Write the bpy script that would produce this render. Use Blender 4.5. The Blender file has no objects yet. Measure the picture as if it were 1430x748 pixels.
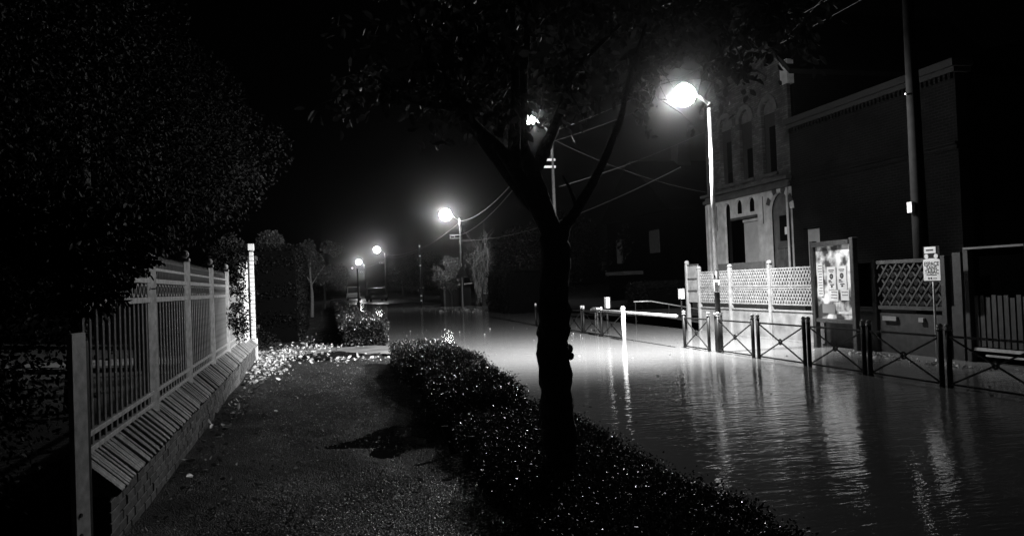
import bpy, math, random
import numpy as np
from math import sin, cos, pi, radians
from mathutils import Vector, Matrix
random.seed(7); RNG = np.random.default_rng(7)
S = bpy.context.scene
COL = S.collection

# ---------------------------------------------------------------- camera
cam_d = bpy.data.cameras.new('camera'); cam = bpy.data.objects.new('camera', cam_d); COL.objects.link(cam)
cam_d.sensor_width = 36; cam_d.lens = 1080 / 1430 * 36; cam_d.clip_end = 2000; cam_d.clip_start = .05
yaw, pit, rol = radians(13.8), radians(1.17), radians(2.2)
fw = Vector((sin(yaw) * cos(pit), cos(yaw) * cos(pit), sin(pit)))
rt = Vector((cos(yaw), -sin(yaw), 0)); up = rt.cross(fw)
r2 = rt * cos(rol) - up * sin(rol); u2 = up * cos(rol) + rt * sin(rol)
cam.matrix_world = Matrix(((r2.x, u2.x, -fw.x, 0), (r2.y, u2.y, -fw.y, 0), (r2.z, u2.z, -fw.z, 1.65), (0, 0, 0, 1)))
S.camera = cam
# ---------------------------------------------------------------- night sky, moonlight, exposure
W = bpy.data.worlds.new('World'); S.world = W; W.use_nodes = True
wn = W.node_tree.nodes; wl = W.node_tree.links; bg = wn['Background']
sky = wn.new('ShaderNodeTexSky'); sky.sky_type = 'NISHITA'; sky.sun_disc = False
sky.sun_elevation = radians(2); sky.sun_rotation = radians(200)
bw = wn.new('ShaderNodeRGBToBW'); wl.new(sky.outputs[0], bw.inputs[0]); wl.new(bw.outputs[0], bg.inputs[0])
bg.inputs[1].default_value = 0.0002
sd = bpy.data.lights.new('moon', 'SUN'); sd.energy = .004; sd.angle = radians(8)
so = bpy.data.objects.new('moon', sd); COL.objects.link(so); so.rotation_euler = (radians(50), 0, radians(-20))
S.view_settings.view_transform = 'Standard'; S.view_settings.look = 'None'
S.view_settings.exposure = 0; S.view_settings.gamma = 1
S.cycles.max_bounces = 6; S.cycles.diffuse_bounces = 2; S.cycles.glossy_bounces = 3
S.cycles.volume_bounces = 0; S.cycles.transparent_max_bounces = 8
S.cycles.sample_clamp_indirect = 4; S.cycles.sample_clamp_direct = 0
S.cycles.use_denoising = True; S.cycles.use_adaptive_sampling = False
S.cycles.caustics_reflective = False; S.cycles.caustics_refractive = False
LAMP = 12500.0          # street lamp output, watts
GLOBE = 140.0          # radiance of a lit lantern bowl
HAZE = .0012

# ---------------------------------------------------------------- materials (the place is seen in black and white)
def mat(name, v, rough=.7, n=(0, 0, 0), bump=None, metal=0., spec=.5, coat=0.):
    """v base grey; n=(scale, amount, detail) tonal variation; bump=(kind, scale, strength, distance)"""
    m = bpy.data.materials.new(name); m.use_nodes = True; t = m.node_tree; N = t.nodes; L = t.links
    p = N['Principled BSDF']; p.inputs['Roughness'].default_value = rough; p.inputs['Metallic'].default_value = metal
    p.inputs['Specular IOR Level'].default_value = spec; p.inputs['Coat Weight'].default_value = coat
    p.inputs['Base Color'].default_value = (v, v, v, 1)
    tc = N.new('ShaderNodeTexCoord')
    if n[0]:
        nz = N.new('ShaderNodeTexNoise'); nz.inputs['Scale'].default_value = n[0]; nz.inputs['Detail'].default_value = n[2] or 6
        L.new(tc.outputs['Object'], nz.inputs['Vector'])
        mr = N.new('ShaderNodeMapRange'); mr.inputs[1].default_value = .3; mr.inputs[2].default_value = .7
        mr.inputs[3].default_value = v * (1 - n[1]); mr.inputs[4].default_value = v * (1 + n[1])
        L.new(nz.outputs[0], mr.inputs[0]); L.new(mr.outputs[0], p.inputs['Base Color'])
    if bump:
        k, sc, st, di = bump
        b = N.new('ShaderNodeBump'); b.inputs['Strength'].default_value = st; b.inputs['Distance'].default_value = di
        if k == 'v':
            x = N.new('ShaderNodeTexVoronoi'); o = x.outputs['Distance']
        else:
            x = N.new('ShaderNodeTexNoise'); o = x.outputs[0]; x.inputs['Detail'].default_value = 5
        x.inputs['Scale'].default_value = sc; L.new(tc.outputs['Object'], x.inputs['Vector'])
        L.new(o, b.inputs['Height']); L.new(b.outputs[0], p.inputs['Normal'])
    return m
def emis(name, v):
    m = bpy.data.materials.new(name); m.use_nodes = True; N = m.node_tree.nodes
    N.remove(N['Principled BSDF']); e = N.new('ShaderNodeEmission'); e.inputs[1].default_value = v
    m.node_tree.links.new(e.outputs[0], N['Material Output'].inputs[0]); return m
def brickmat(name, v, mortar, yz=True, w=.22, h=.075):
    m = mat(name, v, .85); t = m.node_tree; N = t.nodes; L = t.links; p = N['Principled BSDF']
    tc = N['Texture Coordinate']; sp = N.new('ShaderNodeSeparateXYZ'); cb = N.new('ShaderNodeCombineXYZ')
    L.new(tc.outputs['Object'], sp.inputs[0]); L.new(sp.outputs[1 if yz else 0], cb.inputs[0]); L.new(sp.outputs[2], cb.inputs[1])
    b = N.new('ShaderNodeTexBrick'); b.inputs['Scale'].default_value = 1; b.inputs['Brick Width'].default_value = w
    b.inputs['Row Height'].default_value = h; b.inputs['Mortar Size'].default_value = .009; b.inputs['Bias'].default_value = -.2
    for i, c in ((1, v * .65), (2, v * 1.35), (3, mortar)): b.inputs[i].default_value = (c, c, c, 1)
    L.new(cb.outputs[0], b.inputs[0])
    nz = N.new('ShaderNodeTexNoise'); nz.inputs['Scale'].default_value = .9; nz.inputs['Detail'].default_value = 8; nz.inputs['Roughness'].default_value = .65; L.new(tc.outputs['Object'], nz.inputs['Vector'])
    mr = N.new('ShaderNodeMapRange'); mr.inputs[1].default_value = .35; mr.inputs[2].default_value = .65; mr.inputs[3].default_value = .45; mr.inputs[4].default_value = 1.35; L.new(nz.outputs[0], mr.inputs[0])
    mu = N.new('ShaderNodeVectorMath'); mu.operation = 'SCALE'; L.new(b.outputs[0], mu.inputs[0]); L.new(mr.outputs[0], mu.inputs['Scale']); L.new(mu.outputs[0], p.inputs['Base Color']); p.inputs['Specular IOR Level'].default_value = .2
    bu = N.new('ShaderNodeBump'); bu.invert = True; bu.inputs['Distance'].default_value = .01; bu.inputs['Strength'].default_value = .8
    L.new(b.outputs[1], bu.inputs['Height']); L.new(bu.outputs[0], p.inputs['Normal']); return m
def leafmat(name, v, rough=.35, trans=.25, coat=0., spec=.5):
    m = bpy.data.materials.new(name); m.use_nodes = True; t = m.node_tree; N = t.nodes; L = t.links
    p = N['Principled BSDF']; p.inputs['Roughness'].default_value = rough; p.inputs['Coat Weight'].default_value = coat; p.inputs['Specular IOR Level'].default_value = spec; p.inputs['Coat Roughness'].default_value = .2
    g = N.new('ShaderNodeNewGeometry'); r = N.new('ShaderNodeMapRange')
    r.inputs[3].default_value = v * .55; r.inputs[4].default_value = v * 1.6
    L.new(g.outputs['Random Per Island'], r.inputs[0]); L.new(r.outputs[0], p.inputs['Base Color'])
    tr = N.new('ShaderNodeBsdfTranslucent'); L.new(r.outputs[0], tr.inputs[0]); mx = N.new('ShaderNodeMixShader')
    mx.inputs[0].default_value = trans; L.new(p.outputs[0], mx.inputs[1]); L.new(tr.outputs[0], mx.inputs[2])
    L.new(mx.outputs[0], N['Material Output'].inputs[0]); return m

M = dict(
    iron=mat('black_painted_iron', .012, .5, spec=.3), white=mat('white_paint', .8, .45, (9, .12, 6)),
    rail=mat('weathered_white_metal_paint', .42, .5, (14, .35, 6), ('n', 60, .3, .003)),
    galv=mat('galvanised_steel', .5, .4, (12, .2, 4), metal=.3),
    conc=mat('pale_precast_concrete', .2, .8, (6, .28, 8), ('n', 40, .4, .006)),
    wallc=mat('stained_render', .17, .85, (2.2, .5, 8), ('n', 18, .4, .01)),
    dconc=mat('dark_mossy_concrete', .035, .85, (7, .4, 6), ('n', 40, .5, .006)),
    stone=mat('pale_limestone', .55, .85, (3, .25, 8), ('n', 22, .5, .012)),
    dstone=mat('soot_stained_stone', .07, .85, (3, .35, 8), ('n', 22, .5, .012)),
    brick=mat('dark_red_brick', .07, .7, (30, .45, 5), ('n', 70, .6, .004)),
    coping=mat('wet_coping_brick', .30, .42, (22, .6, 6), ('n', 50, .9, .006)),
    mortar=mat('old_mortar', .035, .9, (20, .3, 4)),
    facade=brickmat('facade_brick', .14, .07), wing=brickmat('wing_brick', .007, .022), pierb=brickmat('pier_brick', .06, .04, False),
    pierside=brickmat('gate_pier_brick', .06, .05),
    dark=mat('painted_shade', .001, .8, spec=0.), glass=mat('dark_window_glass', .01, .06, spec=.6),  # dark: shade of openings, recesses and the unlit house put into colour
    door=mat('pale_painted_door', .45, .55, (3, .12, 4)), ddoor=mat('brown_panel_door', .12, .5, (5, .3, 4)),
    slate=mat('roof_slate', .015, .6, (8, .4, 4)),
    poleblk=mat('tarred_pole', .010, .8, (6, .4, 6), spec=.12),
    bark=mat('dark_wet_bark', .0515, .75, (18, .5, 8), ('n', 30, 1, .03)),
    pbark=mat('pale_trunk_bark', .3, .8, (14, .4, 6)),
    asph=None, water=None, soil=mat('wet_soil', .008, .9, (9, .5, 6), ('n', 30, 1, .03)),
    apron=mat('worn_concrete_apron', .16, .45, (1.6, .45, 10), ('n', 35, .6, .01)),
    road=mat('wet_road_asphalt', .05, .3, (1.2, .4, 8), ('n', 40, .5, .008)),
    ground=mat('dark_ground', .02, .8, (.3, .4, 8)),
    litter=leafmat('fallen_leaf', .4, .4, .1), leaf=leafmat('cherry_leaf', .05, .55, .35),
    box=leafmat('boxwood_leaf', .022, .3, .05, 1.), yew=leafmat('dark_evergreen_leaf', .004, .6, .1, 0., .12),
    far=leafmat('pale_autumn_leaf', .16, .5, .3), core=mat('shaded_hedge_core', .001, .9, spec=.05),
    wood=mat('varnished_dark_wood', .05, .4, (20, .4, 4)), paper=mat('white_paper', .8, .6, (8, .06, 3)),
    ink=mat('black_ink', .015, .6), greyink=mat('grey_ink', .22, .6), signw=mat('sign_white', .92, .4),
    globe=emis('lit_lantern_bowl', GLOBE), globef=emis('lit_lantern_bowl_far', 75.), globem=emis('lit_lantern_bowl_mid', 150.), glow2=emis('lit_lantern_bowl_near', 140.),
    glow_dot=emis('reflector_glow', 1.6), wire=mat('bare_wire', .15, .5), car=mat('dark_car_paint', .02, .25, coat=.5),
    lcar=mat('pale_car_paint', .5, .3, coat=.5), tyre=mat('tyre_rubber', .015, .8), chrome=mat('chrome', .6, .2, metal=1),
)
def glintmat(name='wet_grit_painted_glints', lo=.015, hi=.95, pw=3.5, rough=.3):  # random pale grains put glints into the base colour
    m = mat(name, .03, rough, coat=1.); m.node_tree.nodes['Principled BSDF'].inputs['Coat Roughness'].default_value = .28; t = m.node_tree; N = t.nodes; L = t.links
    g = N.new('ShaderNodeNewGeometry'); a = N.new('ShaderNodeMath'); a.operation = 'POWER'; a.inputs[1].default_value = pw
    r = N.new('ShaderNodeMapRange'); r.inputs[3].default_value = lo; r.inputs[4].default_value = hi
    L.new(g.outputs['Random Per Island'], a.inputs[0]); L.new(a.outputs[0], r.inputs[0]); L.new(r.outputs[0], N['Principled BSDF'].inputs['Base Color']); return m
def asphalt():
    m = mat('coarse_wet_asphalt', .011, .3, (2.5, .6, 10)); t = m.node_tree; N = t.nodes; L = t.links; p = N['Principled BSDF']
    tc = N['Texture Coordinate']
    v = N.new('ShaderNodeTexVoronoi'); v.inputs['Scale'].default_value = 85; L.new(tc.outputs['Object'], v.inputs['Vector'])
    nz = N.new('ShaderNodeTexNoise'); nz.inputs['Scale'].default_value = 24; nz.inputs['Detail'].default_value = 8; L.new(tc.outputs['Object'], nz.inputs['Vector'])
    ad = N.new('ShaderNodeMath'); ad.operation = 'ADD'; L.new(v.outputs['Distance'], ad.inputs[0]); L.new(nz.outputs[0], ad.inputs[1])
    b = N.new('ShaderNodeBump'); b.inputs['Strength'].default_value = 1; b.inputs['Distance'].default_value = .018; b.invert = True
    L.new(ad.outputs[0], b.inputs['Height']); L.new(b.outputs[0], p.inputs['Normal'])
    r = N.new('ShaderNodeTexNoise'); r.inputs['Scale'].default_value = 1.3; r.inputs['Detail'].default_value = 5; L.new(tc.outputs['Object'], r.inputs['Vector'])
    mr = N.new('ShaderNodeMapRange'); mr.inputs[1].default_value = .35; mr.inputs[2].default_value = .65; mr.inputs[3].default_value = .4; mr.inputs[4].default_value = .7; p.inputs['Specular IOR Level'].default_value = .3
    L.new(r.outputs[0], mr.inputs[0]); L.new(mr.outputs[0], p.inputs['Roughness']); return m
M['asph'] = asphalt()
def waterm(name, v, amp, sc, rough):
    m = mat(name, v, rough, spec=.5); t = m.node_tree; N = t.nodes; L = t.links; p = N['Principled BSDF']; p.inputs['IOR'].default_value = 1.33
    tc = N['Texture Coordinate']; mp = N.new('ShaderNodeMapping'); L.new(tc.outputs['Object'], mp.inputs[0])
    mp.inputs['Rotation'].default_value = (0, 0, radians(24)); mp.inputs['Scale'].default_value = (.38, 1.25, 1)
    a = N.new('ShaderNodeTexNoise'); a.inputs['Scale'].default_value = sc; a.inputs['Detail'].default_value = 2.5; L.new(mp.outputs[0], a.inputs['Vector'])
    c = N.new('ShaderNodeTexNoise'); c.inputs['Scale'].default_value = sc * .22; c.inputs['Detail'].default_value = 1; L.new(mp.outputs[0], c.inputs['Vector'])
    ad = N.new('ShaderNodeMath'); ad.operation = 'MULTIPLY_ADD'; L.new(c.outputs[0], ad.inputs[0]); ad.inputs[1].default_value = 1.5; L.new(a.outputs[0], ad.inputs[2])
    b = N.new('ShaderNodeBump'); b.inputs['Strength'].default_value = 1; b.inputs['Distance'].default_value = amp
    L.new(ad.outputs[0], b.inputs['Height']); L.new(b.outputs[0], p.inputs['Normal']); return m
M['water'] = waterm('muddy_flood_water', .2, .0042, 15, .05)
M['puddle'] = waterm('dark_puddle_water', .012, .0015, 9, .03)

# ---------------------------------------------------------------- helpers
def tag(o, label=None, cat=None, group=None, kind=None):
    if label: o['label'] = label
    if cat: o['category'] = cat
    if group: o['group'] = group
    if kind: o['kind'] = kind
    return o
def thing(name, label, cat, loc=(0, 0, 0), rz=0, group=None):
    o = bpy.data.objects.new(name, None); COL.objects.link(o); o.location = loc; o.rotation_euler = (0, 0, rz)
    o.empty_display_size = .2
    return tag(o, label, cat, group)
def link(name, me, parent=None, loc=None, rot=None):
    o = bpy.data.objects.new(name, me); COL.objects.link(o); o.parent = parent
    if loc is not None: o.location = loc
    if rot is not None: o.rotation_euler = rot
    return o
def copy_tree(o, parent=None):
    c = o.copy(); COL.objects.link(c); c.parent = parent
    for ch in [x for x in COL.objects if x.parent is o]: copy_tree(ch, c)
    return c
class MB:
    def __init__(s): s.v = []; s.f = []
    def add(s, vs, fs):
        n = len(s.v); s.v += [tuple(v) for v in vs]; s.f += [tuple(n + i for i in f) for f in fs]; return s
    def box(s, x0, x1, y0, y1, z0, z1):
        return s.add([(x0, y0, z0), (x1, y0, z0), (x1, y1, z0), (x0, y1, z0), (x0, y0, z1), (x1, y0, z1), (x1, y1, z1), (x0, y1, z1)],
                     [(3, 2, 1, 0), (4, 5, 6, 7), (0, 1, 5, 4), (1, 2, 6, 5), (2, 3, 7, 6), (3, 0, 4, 7)])
    def hexa(s, p):    # 8 points in box order
        return s.add(p, [(3, 2, 1, 0), (4, 5, 6, 7), (0, 1, 5, 4), (1, 2, 6, 5), (2, 3, 7, 6), (3, 0, 4, 7)])
    def bar(s, a, b, w, d=None, upv=(0, 0, 1)):
        a, b = Vector(a), Vector(b); t = (b - a).normalized(); d = d or w; u = Vector(upv)
        if abs(t.dot(u)) > .98: u = Vector((1, 0, 0))
        q = t.cross(u).normalized() * w / 2; r = q.cross(t).normalized() * d / 2
        return s.hexa([a - q - r, a + q - r, b + q - r, b - q - r, a - q + r, a + q + r, b + q + r, b - q + r])
    def tube(s, pts, rs, n=8, cap=True, wob=0., ph=0.):
        pts = [Vector(p) for p in pts]; rs = rs if hasattr(rs, '__len__') else [rs] * len(pts); base = len(s.v); u = None
        for i, p in enumerate(pts):
            t = (pts[min(i + 1, len(pts) - 1)] - pts[max(i - 1, 0)]).normalized()
            if u is None: u = t.orthogonal().normalized()
            u = (u - t * u.dot(t)).normalized(); w = t.cross(u)
            for k in range(n):
                a = 2 * pi * k / n; r = rs[i] * (1 + (wob * (sin(3 * a + i * .7 + ph) * .5 + random.uniform(-.5, .5)) if wob else 0))
                s.v.append(tuple(p + u * cos(a) * r + w * sin(a) * r))
        for i in range(len(pts) - 1):
            for k in range(n):
                k2 = (k + 1) % n; s.f.append((base + i * n + k, base + i * n + k2, base + (i + 1) * n + k2, base + (i + 1) * n + k))
        if cap:
            s.f.append(tuple(base + k for k in reversed(range(n)))); s.f.append(tuple(base + (len(pts) - 1) * n + k for k in range(n)))
        return s
    def ball(s, c, r, n=12, m=8, sz=1.):
        b = len(s.v); s.v.append((c[0], c[1], c[2] - r * sz))
        for i in range(1, m):
            a = -pi / 2 + pi * i / m
            for k in range(n): s.v.append((c[0] + r * cos(a) * cos(2 * pi * k / n), c[1] + r * cos(a) * sin(2 * pi * k / n), c[2] + r * sin(a) * sz))
        s.v.append((c[0], c[1], c[2] + r * sz)); T = len(s.v) - 1
        for k in range(n):
            s.f.append((b, b + 1 + (k + 1) % n, b + 1 + k)); s.f.append((T, b + 1 + (m - 2) * n + k, b + 1 + (m - 2) * n + (k + 1) % n))
            for i in range(m - 2): s.f.append((b + 1 + i * n + k, b + 1 + i * n + (k + 1) % n, b + 1 + (i + 1) * n + (k + 1) % n, b + 1 + (i + 1) * n + k))
        return s
    def prism(s, poly, x0, x1, axis=0):
        """poly in (a, z), extruded along x (axis 0) or y (axis 1)"""
        n = len(poly)
        A = [((x0, a, z) if axis == 0 else (a, x0, z)) for a, z in poly]; B = [((x1, a, z) if axis == 0 else (a, x1, z)) for a, z in poly]
        return s.add(A + B, [tuple(range(n)), tuple(reversed(range(n, 2 * n)))] + [(i, n + i, n + (i + 1) % n, (i + 1) % n) for i in range(n)])
    def mesh(s, name, m, smooth=False, bevel=0):
        me = bpy.data.meshes.new(name); me.from_pydata(s.v, [], s.f); me.materials.append(m)
        import bmesh
        b = bmesh.new(); b.from_mesh(me); bmesh.ops.recalc_face_normals(b, faces=b.faces)
        if bevel: bmesh.ops.bevel(b, geom=b.edges[:], offset=bevel, segments=1, affect='EDGES')
        b.to_mesh(me); b.free()
        if smooth: me.polygons.foreach_set('use_smooth', [True] * len(me.polygons))
        me.update(); return me
    def build(s, name, m, parent=None, smooth=False, bevel=0, loc=None, rot=None):
        return link(name, s.mesh(name, m, smooth, bevel), parent, loc, rot)
def fast_mesh(name, v, faces, m, smooth=False):
    """v (n,3) array, faces (k,f) array of equal-length faces"""
    me = bpy.data.meshes.new(name); k, fl = faces.shape
    me.vertices.add(len(v)); me.vertices.foreach_set('co', v.astype(np.float32).ravel())
    me.loops.add(k * fl); me.loops.foreach_set('vertex_index', faces.astype(np.int32).ravel())
    me.polygons.add(k); me.polygons.foreach_set('loop_start', np.arange(0, k * fl, fl, dtype=np.int32))
    me.update(calc_edges=True); me.materials.append(m); me.validate()
    if smooth: me.polygons.foreach_set('use_smooth', [True] * k)
    return me
LEAF = np.array([[0, 0, 0], [.26, .35, .07], [.2, .75, .05], [0, 1, -.06], [-.2, .75, .05], [-.26, .35, .07]])   # one folded leaf, stalk at origin
LF = np.array([[0, 1, 2, 3], [0, 3, 4, 5]])
def leaves(pts, size, dirs=None, droop=0., var=.35):
    """a cloud of folded leaves at pts; dirs = outward direction each leaf roughly follows"""
    n = len(pts); d = RNG.normal(size=(n, 3))
    if dirs is not None: d = d * .8 + dirs * 1.0
    d[:, 2] -= droop; d /= np.linalg.norm(d, axis=1)[:, None] + 1e-9
    r = RNG.normal(size=(n, 3)); x = np.cross(d, r); x /= np.linalg.norm(x, axis=1)[:, None] + 1e-9; z = np.cross(x, d)
    s = size * (1 + RNG.uniform(-var, var, n)); L = LEAF.copy(); k = len(L)
    v = pts[:, None, :] + (x[:, None, :] * L[None, :, 0:1] + d[:, None, :] * L[None, :, 1:2] + z[:, None, :] * L[None, :, 2:3]) * s[:, None, None]
    f = (np.arange(n)[:, None, None] * k + LF[None]).reshape(-1, 4)
    return v.reshape(-1, 3), f
def foliage(name, pts, size, m, parent, dirs=None, droop=0., var=.35, kind='stuff'):
    v, f = leaves(np.asarray(pts, float), size, dirs, droop, var)
    o = link(name, fast_mesh(name, v, f, m), parent)
    if kind: o['kind'] = kind
    return o
def clumps(centres, radii, n, shell=.35):
    """points scattered through ellipsoidal clumps, denser to their outsides"""
    c = np.asarray(centres, float); r = np.asarray(radii, float)
    if r.ndim == 1: r = np.repeat(r[:, None], 3, 1)
    w = (r ** 2).prod(1) ** .5; k = RNG.choice(len(c), n, p=w / w.sum())
    d = RNG.normal(size=(n, 3)); d /= np.linalg.norm(d, axis=1)[:, None]
    t = RNG.uniform(0, 1, n) ** shell
    return c[k] + d * r[k] * t[:, None], d
def sheet(name, x0, x1, y0, y1, z, m, nx=1, ny=1, fn=None, parent=None):
    X, Y = np.meshgrid(np.linspace(x0, x1, nx + 1), np.linspace(y0, y1, ny + 1)); Zz = np.full_like(X, z)
    if fn: Zz = Zz + fn(X, Y)
    v = np.stack([X, Y, Zz], -1).reshape(-1, 3); i = (np.arange(ny)[:, None] * (nx + 1) + np.arange(nx)[None]).ravel()
    return link(name, fast_mesh(name, v, np.stack([i, i + 1, i + nx + 2, i + nx + 1], 1), m, True), parent)
def blob(name, cx, cy, rx, ry, z, m, seed=0, n=48, label=None, kind='structure', amp=.22):
    rr = random.Random(seed); ph = [rr.uniform(0, 6.28) for _ in range(5)]
    pts = []
    for k in range(n):
        a = 2 * pi * k / n; q = 1 + amp * (sin(2 * a + ph[0]) * .4 + sin(3 * a + ph[1]) * .4 + sin(5 * a + ph[2]) * .3 + sin(9 * a + ph[3]) * .2)
        pts.append((cx + rx * q * cos(a), cy + ry * q * sin(a), z))
    mb = MB(); mb.add(pts, [tuple(range(n))]); o = mb.build(name, m); o['kind'] = kind
    return o
def text(name, body, size, m, parent, loc, rot, ext=.001, align='CENTER', sx=1.):
    c = bpy.data.curves.new(name, 'FONT'); c.body = body; c.size = size; c.extrude = ext; c.align_x = align; c.offset = size * .02
    o = bpy.data.objects.new(name, c); COL.objects.link(o)
    me = bpy.data.meshes.new_from_object(o); bpy.data.objects.remove(o); me.materials.clear(); me.materials.append(m)
    q = link(name, me, parent, loc, rot); q.scale = (sx, 1, 1); return q

# ---------------------------------------------------------------- ground, water, paths
s_ = sheet('ground', -300, 300, -200, 500, -.25, M['ground']); s_['kind'] = 'structure'
PUD = [(.42, 8.3, .42, .55), (.8, 8.9, .26, .3), (.1, 8.15, .25, .22), (.5, 7.55, .2, .3), (.95, 8.1, .2, .18), (-.1, 8.8, .2, .16)]
def pav(X, Y):
    z = .018 * np.sin(X * 2.1 + 1) * np.sin(Y * .9) + .012 * np.sin(X * 5 + Y * 1.7) + .0022 * np.sin(X * 17 + 2 * np.sin(Y * 6)) * np.sin(Y * 11 + X * 4) + .001 * np.sin(X * 31 + Y * 23) + RNG.normal(0, .0016, X.shape)
    for cx, cy, rx, ry in PUD: z -= .045 * np.exp(-(((X - cx) / rx) ** 2 + ((Y - cy) / ry) ** 2))
    return z
s_ = sheet('pavement', -1.55, 1.3, 1.5, 19.1, .08, M['asph'], 160, 900, pav); s_['kind'] = 'structure'
s_ = sheet('verge', 1.2, 2.5, 1.5, 17.6, .1, M['soil'], 30, 200, lambda X, Y: .03 * np.sin(X * 9) * np.sin(Y * 5) - .16 * np.clip((X - 2.3) / .2, 0, 1) - .05 * np.clip((1.3 - X) / .1, 0, 1)); s_['kind'] = 'structure'
s_ = sheet('driveway_apron', -9, 2.4, 19.1, 22.6, .07, M['apron'], 90, 50, lambda X, Y: .01 * np.sin(X * 2) * np.sin(Y * 1.4) - .11 * np.clip((X - 1.4) / 1., 0, 1)); s_['kind'] = 'structure'
s_ = sheet('far_footpath', -1.4, .7, 22.3, 95, .07, M['asph'], 20, 300, lambda X, Y: .02 * np.sin(X * 3) * np.sin(Y * .9)); s_['kind'] = 'structure'
s_ = sheet('garden_ground', -30, -1.5, -5, 19, .1, M['soil']); s_['kind'] = 'structure'
s_ = sheet('far_garden_ground', -30, -1.3, 22.4, 120, .1, M['soil']); s_['kind'] = 'structure'
# flood water: one sheet over the submerged road, its far shore crosses the road
wv = [(1.7, -6), (40, -6), (40, 34), (15, 40), (12.5, 46), (12, 60), (11, 76), (9.6, 88), (6.5, 84), (4.5, 92), (3.2, 87), (2.2, 90), (1.5, 60), (1.5, 22), (1.2, 20.4), (1.45, 18.6), (1.8, 17)]
mb = MB(); mb.add([(x, y, 0) for x, y in wv], [tuple(range(len(wv)))]); s_ = mb.build('flood_water', M['water']); s_['kind'] = 'structure'
s_ = sheet('dry_road', 1.8, 11, 82, 220, -.02, M['road'], 30, 200, lambda X, Y: .05 * np.clip((Y - 86) / 20, 0, 1) * (1 + .3 * np.sin(X * 1.3 + Y * .2))); s_['kind'] = 'structure'
s_ = sheet('raised_yard', 10.95, 30, 5, 34, .3, M['soil'], 20, 30, lambda X, Y: .05 * np.sin(X) * np.sin(Y * .7)); s_['kind'] = 'structure'
s_ = sheet('grass_bank', 12.5, 60, 34.2, 110, .25, M['soil'], 30, 40, lambda X, Y: .05 * (X - 12.5) * .6 + .1 * np.sin(X * .8) * np.sin(Y * .5)); s_['kind'] = 'structure'
blob('path_puddle', .0, 19.2, .8, 1.15, .102, M['puddle'], 3)
blob('pavement_puddle', .42, 8.3, .85, 1.25, .056, M['puddle'], 5, amp=.3)
P = np.stack([RNG.normal(.42, .28, 130), RNG.normal(8.25, .4, 130), np.full(130, .062)], 1); d = RNG.normal(size=P.shape); d[:, 2] *= .1
v_, f_ = leaves(P, .03, d * 3); tag(link('puddle_glint_flecks', fast_mesh('puddle_glint_flecks', v_, f_, glintmat('painted_puddle_glints', .3, .9, 1.2, .2))), 'small pale flecks painting reflected light onto the dark pavement puddle', 'leaves', kind='stuff')  # pale flecks stand in for light reflected in the puddle
for k in range(14):     # kerb stones between the verge and the drowned road
    y = 3.0 + k * 1.0
    o = MB().box(2.5, 2.62, y, y + .985, -.2, .035 + .008 * sin(k)).build('kerb_stone', M['conc'], None, bevel=.008)
    o['kind'] = 'structure'
# ---------------------------------------------------------------- leaf litter
def litter(name, regions, n, size, z, label, m):
    P = []
    for (cx, cy, sx, sy, w) in regions:
        k = int(n * w); P.append(np.stack([RNG.normal(cx, sx, k), RNG.normal(cy, sy, k), np.full(k, z) + RNG.uniform(0, .03, k)], 1))
    P = np.concatenate(P); P = P[(P[:, 0] > -1.32 - .0185 * (P[:, 1] - 5.25)) | (P[:, 1] > 19.1)]
    d = RNG.normal(size=P.shape); d[:, 2] = RNG.uniform(-.1, .35, len(P))
    v, f = leaves(P, size, d * 2.5); o = link(name, fast_mesh(name, v, f, m)); return tag(o, label, 'leaves', kind='stuff')
litter('fallen_leaves', [(-1.25, 18.2, .25, .9, .28), (-1.1, 20.6, .45, .9, .26), (-1.2, 16.2, .25, .8, .12), (.9, 17.6, .4, .35, .05), (.2, 18.0, .7, .5, .03), (-.2, 22.5, .5, .5, .08), (-.3, 24.5, .4, 2, .06), (-1.2, 12.0, .12, 2.6, .1)], 1500, .085, .09,
       'pale fallen leaves drifted against the wall end and across the driveway', M['litter'])
litter('scattered_leaves', [(-.6, 6.5, .5, 1.2, .4), (-.2, 11, .8, 3, .4), (-1.15, 8, .1, 2, .35), (.9, 6.2, .3, .5, .12), (1.3, 5.0, .2, .6, .13)], 170, .05, .085, 'a few scattered leaves lying on the wet asphalt path', M['litter'])
P = np.stack([RNG.uniform(2.6, 9, 90), RNG.uniform(8, 30, 90), np.full(90, .006)], 1); d = RNG.normal(size=P.shape); d[:, 2] *= .05
v_, f_ = leaves(P, .0515, d * 6); tag(link('floating_leaves', fast_mesh('floating_leaves', v_, f_, M['litter'])), 'tiny pale leaves floating apart on the dark flood water', 'leaves', kind='stuff')
for cx, cy, sx, sy, n, lab in ((10.3, 13.0, .12, .5, 110, 'bright leaves washed up against the dark lattice wall'), (10.1, 10.9, .12, .45, 90, 'bright leaves floating in front of the gate'), (9.2, 50, .8, 2.0, 160, 'pale floating debris on the water below the far street lamp')):
    P = np.stack([RNG.normal(cx, sx, n), RNG.normal(cy, sy, n), np.full(n, .01)], 1); d = RNG.normal(size=P.shape); d[:, 2] = abs(d[:, 2]) * .3
    v_, f_ = leaves(P, .07 if cy < 40 else .14, d * 4); tag(link('floating_debris', fast_mesh('floating_debris', v_, f_, M['litter'])), lab, 'leaves', kind='stuff')

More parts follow.
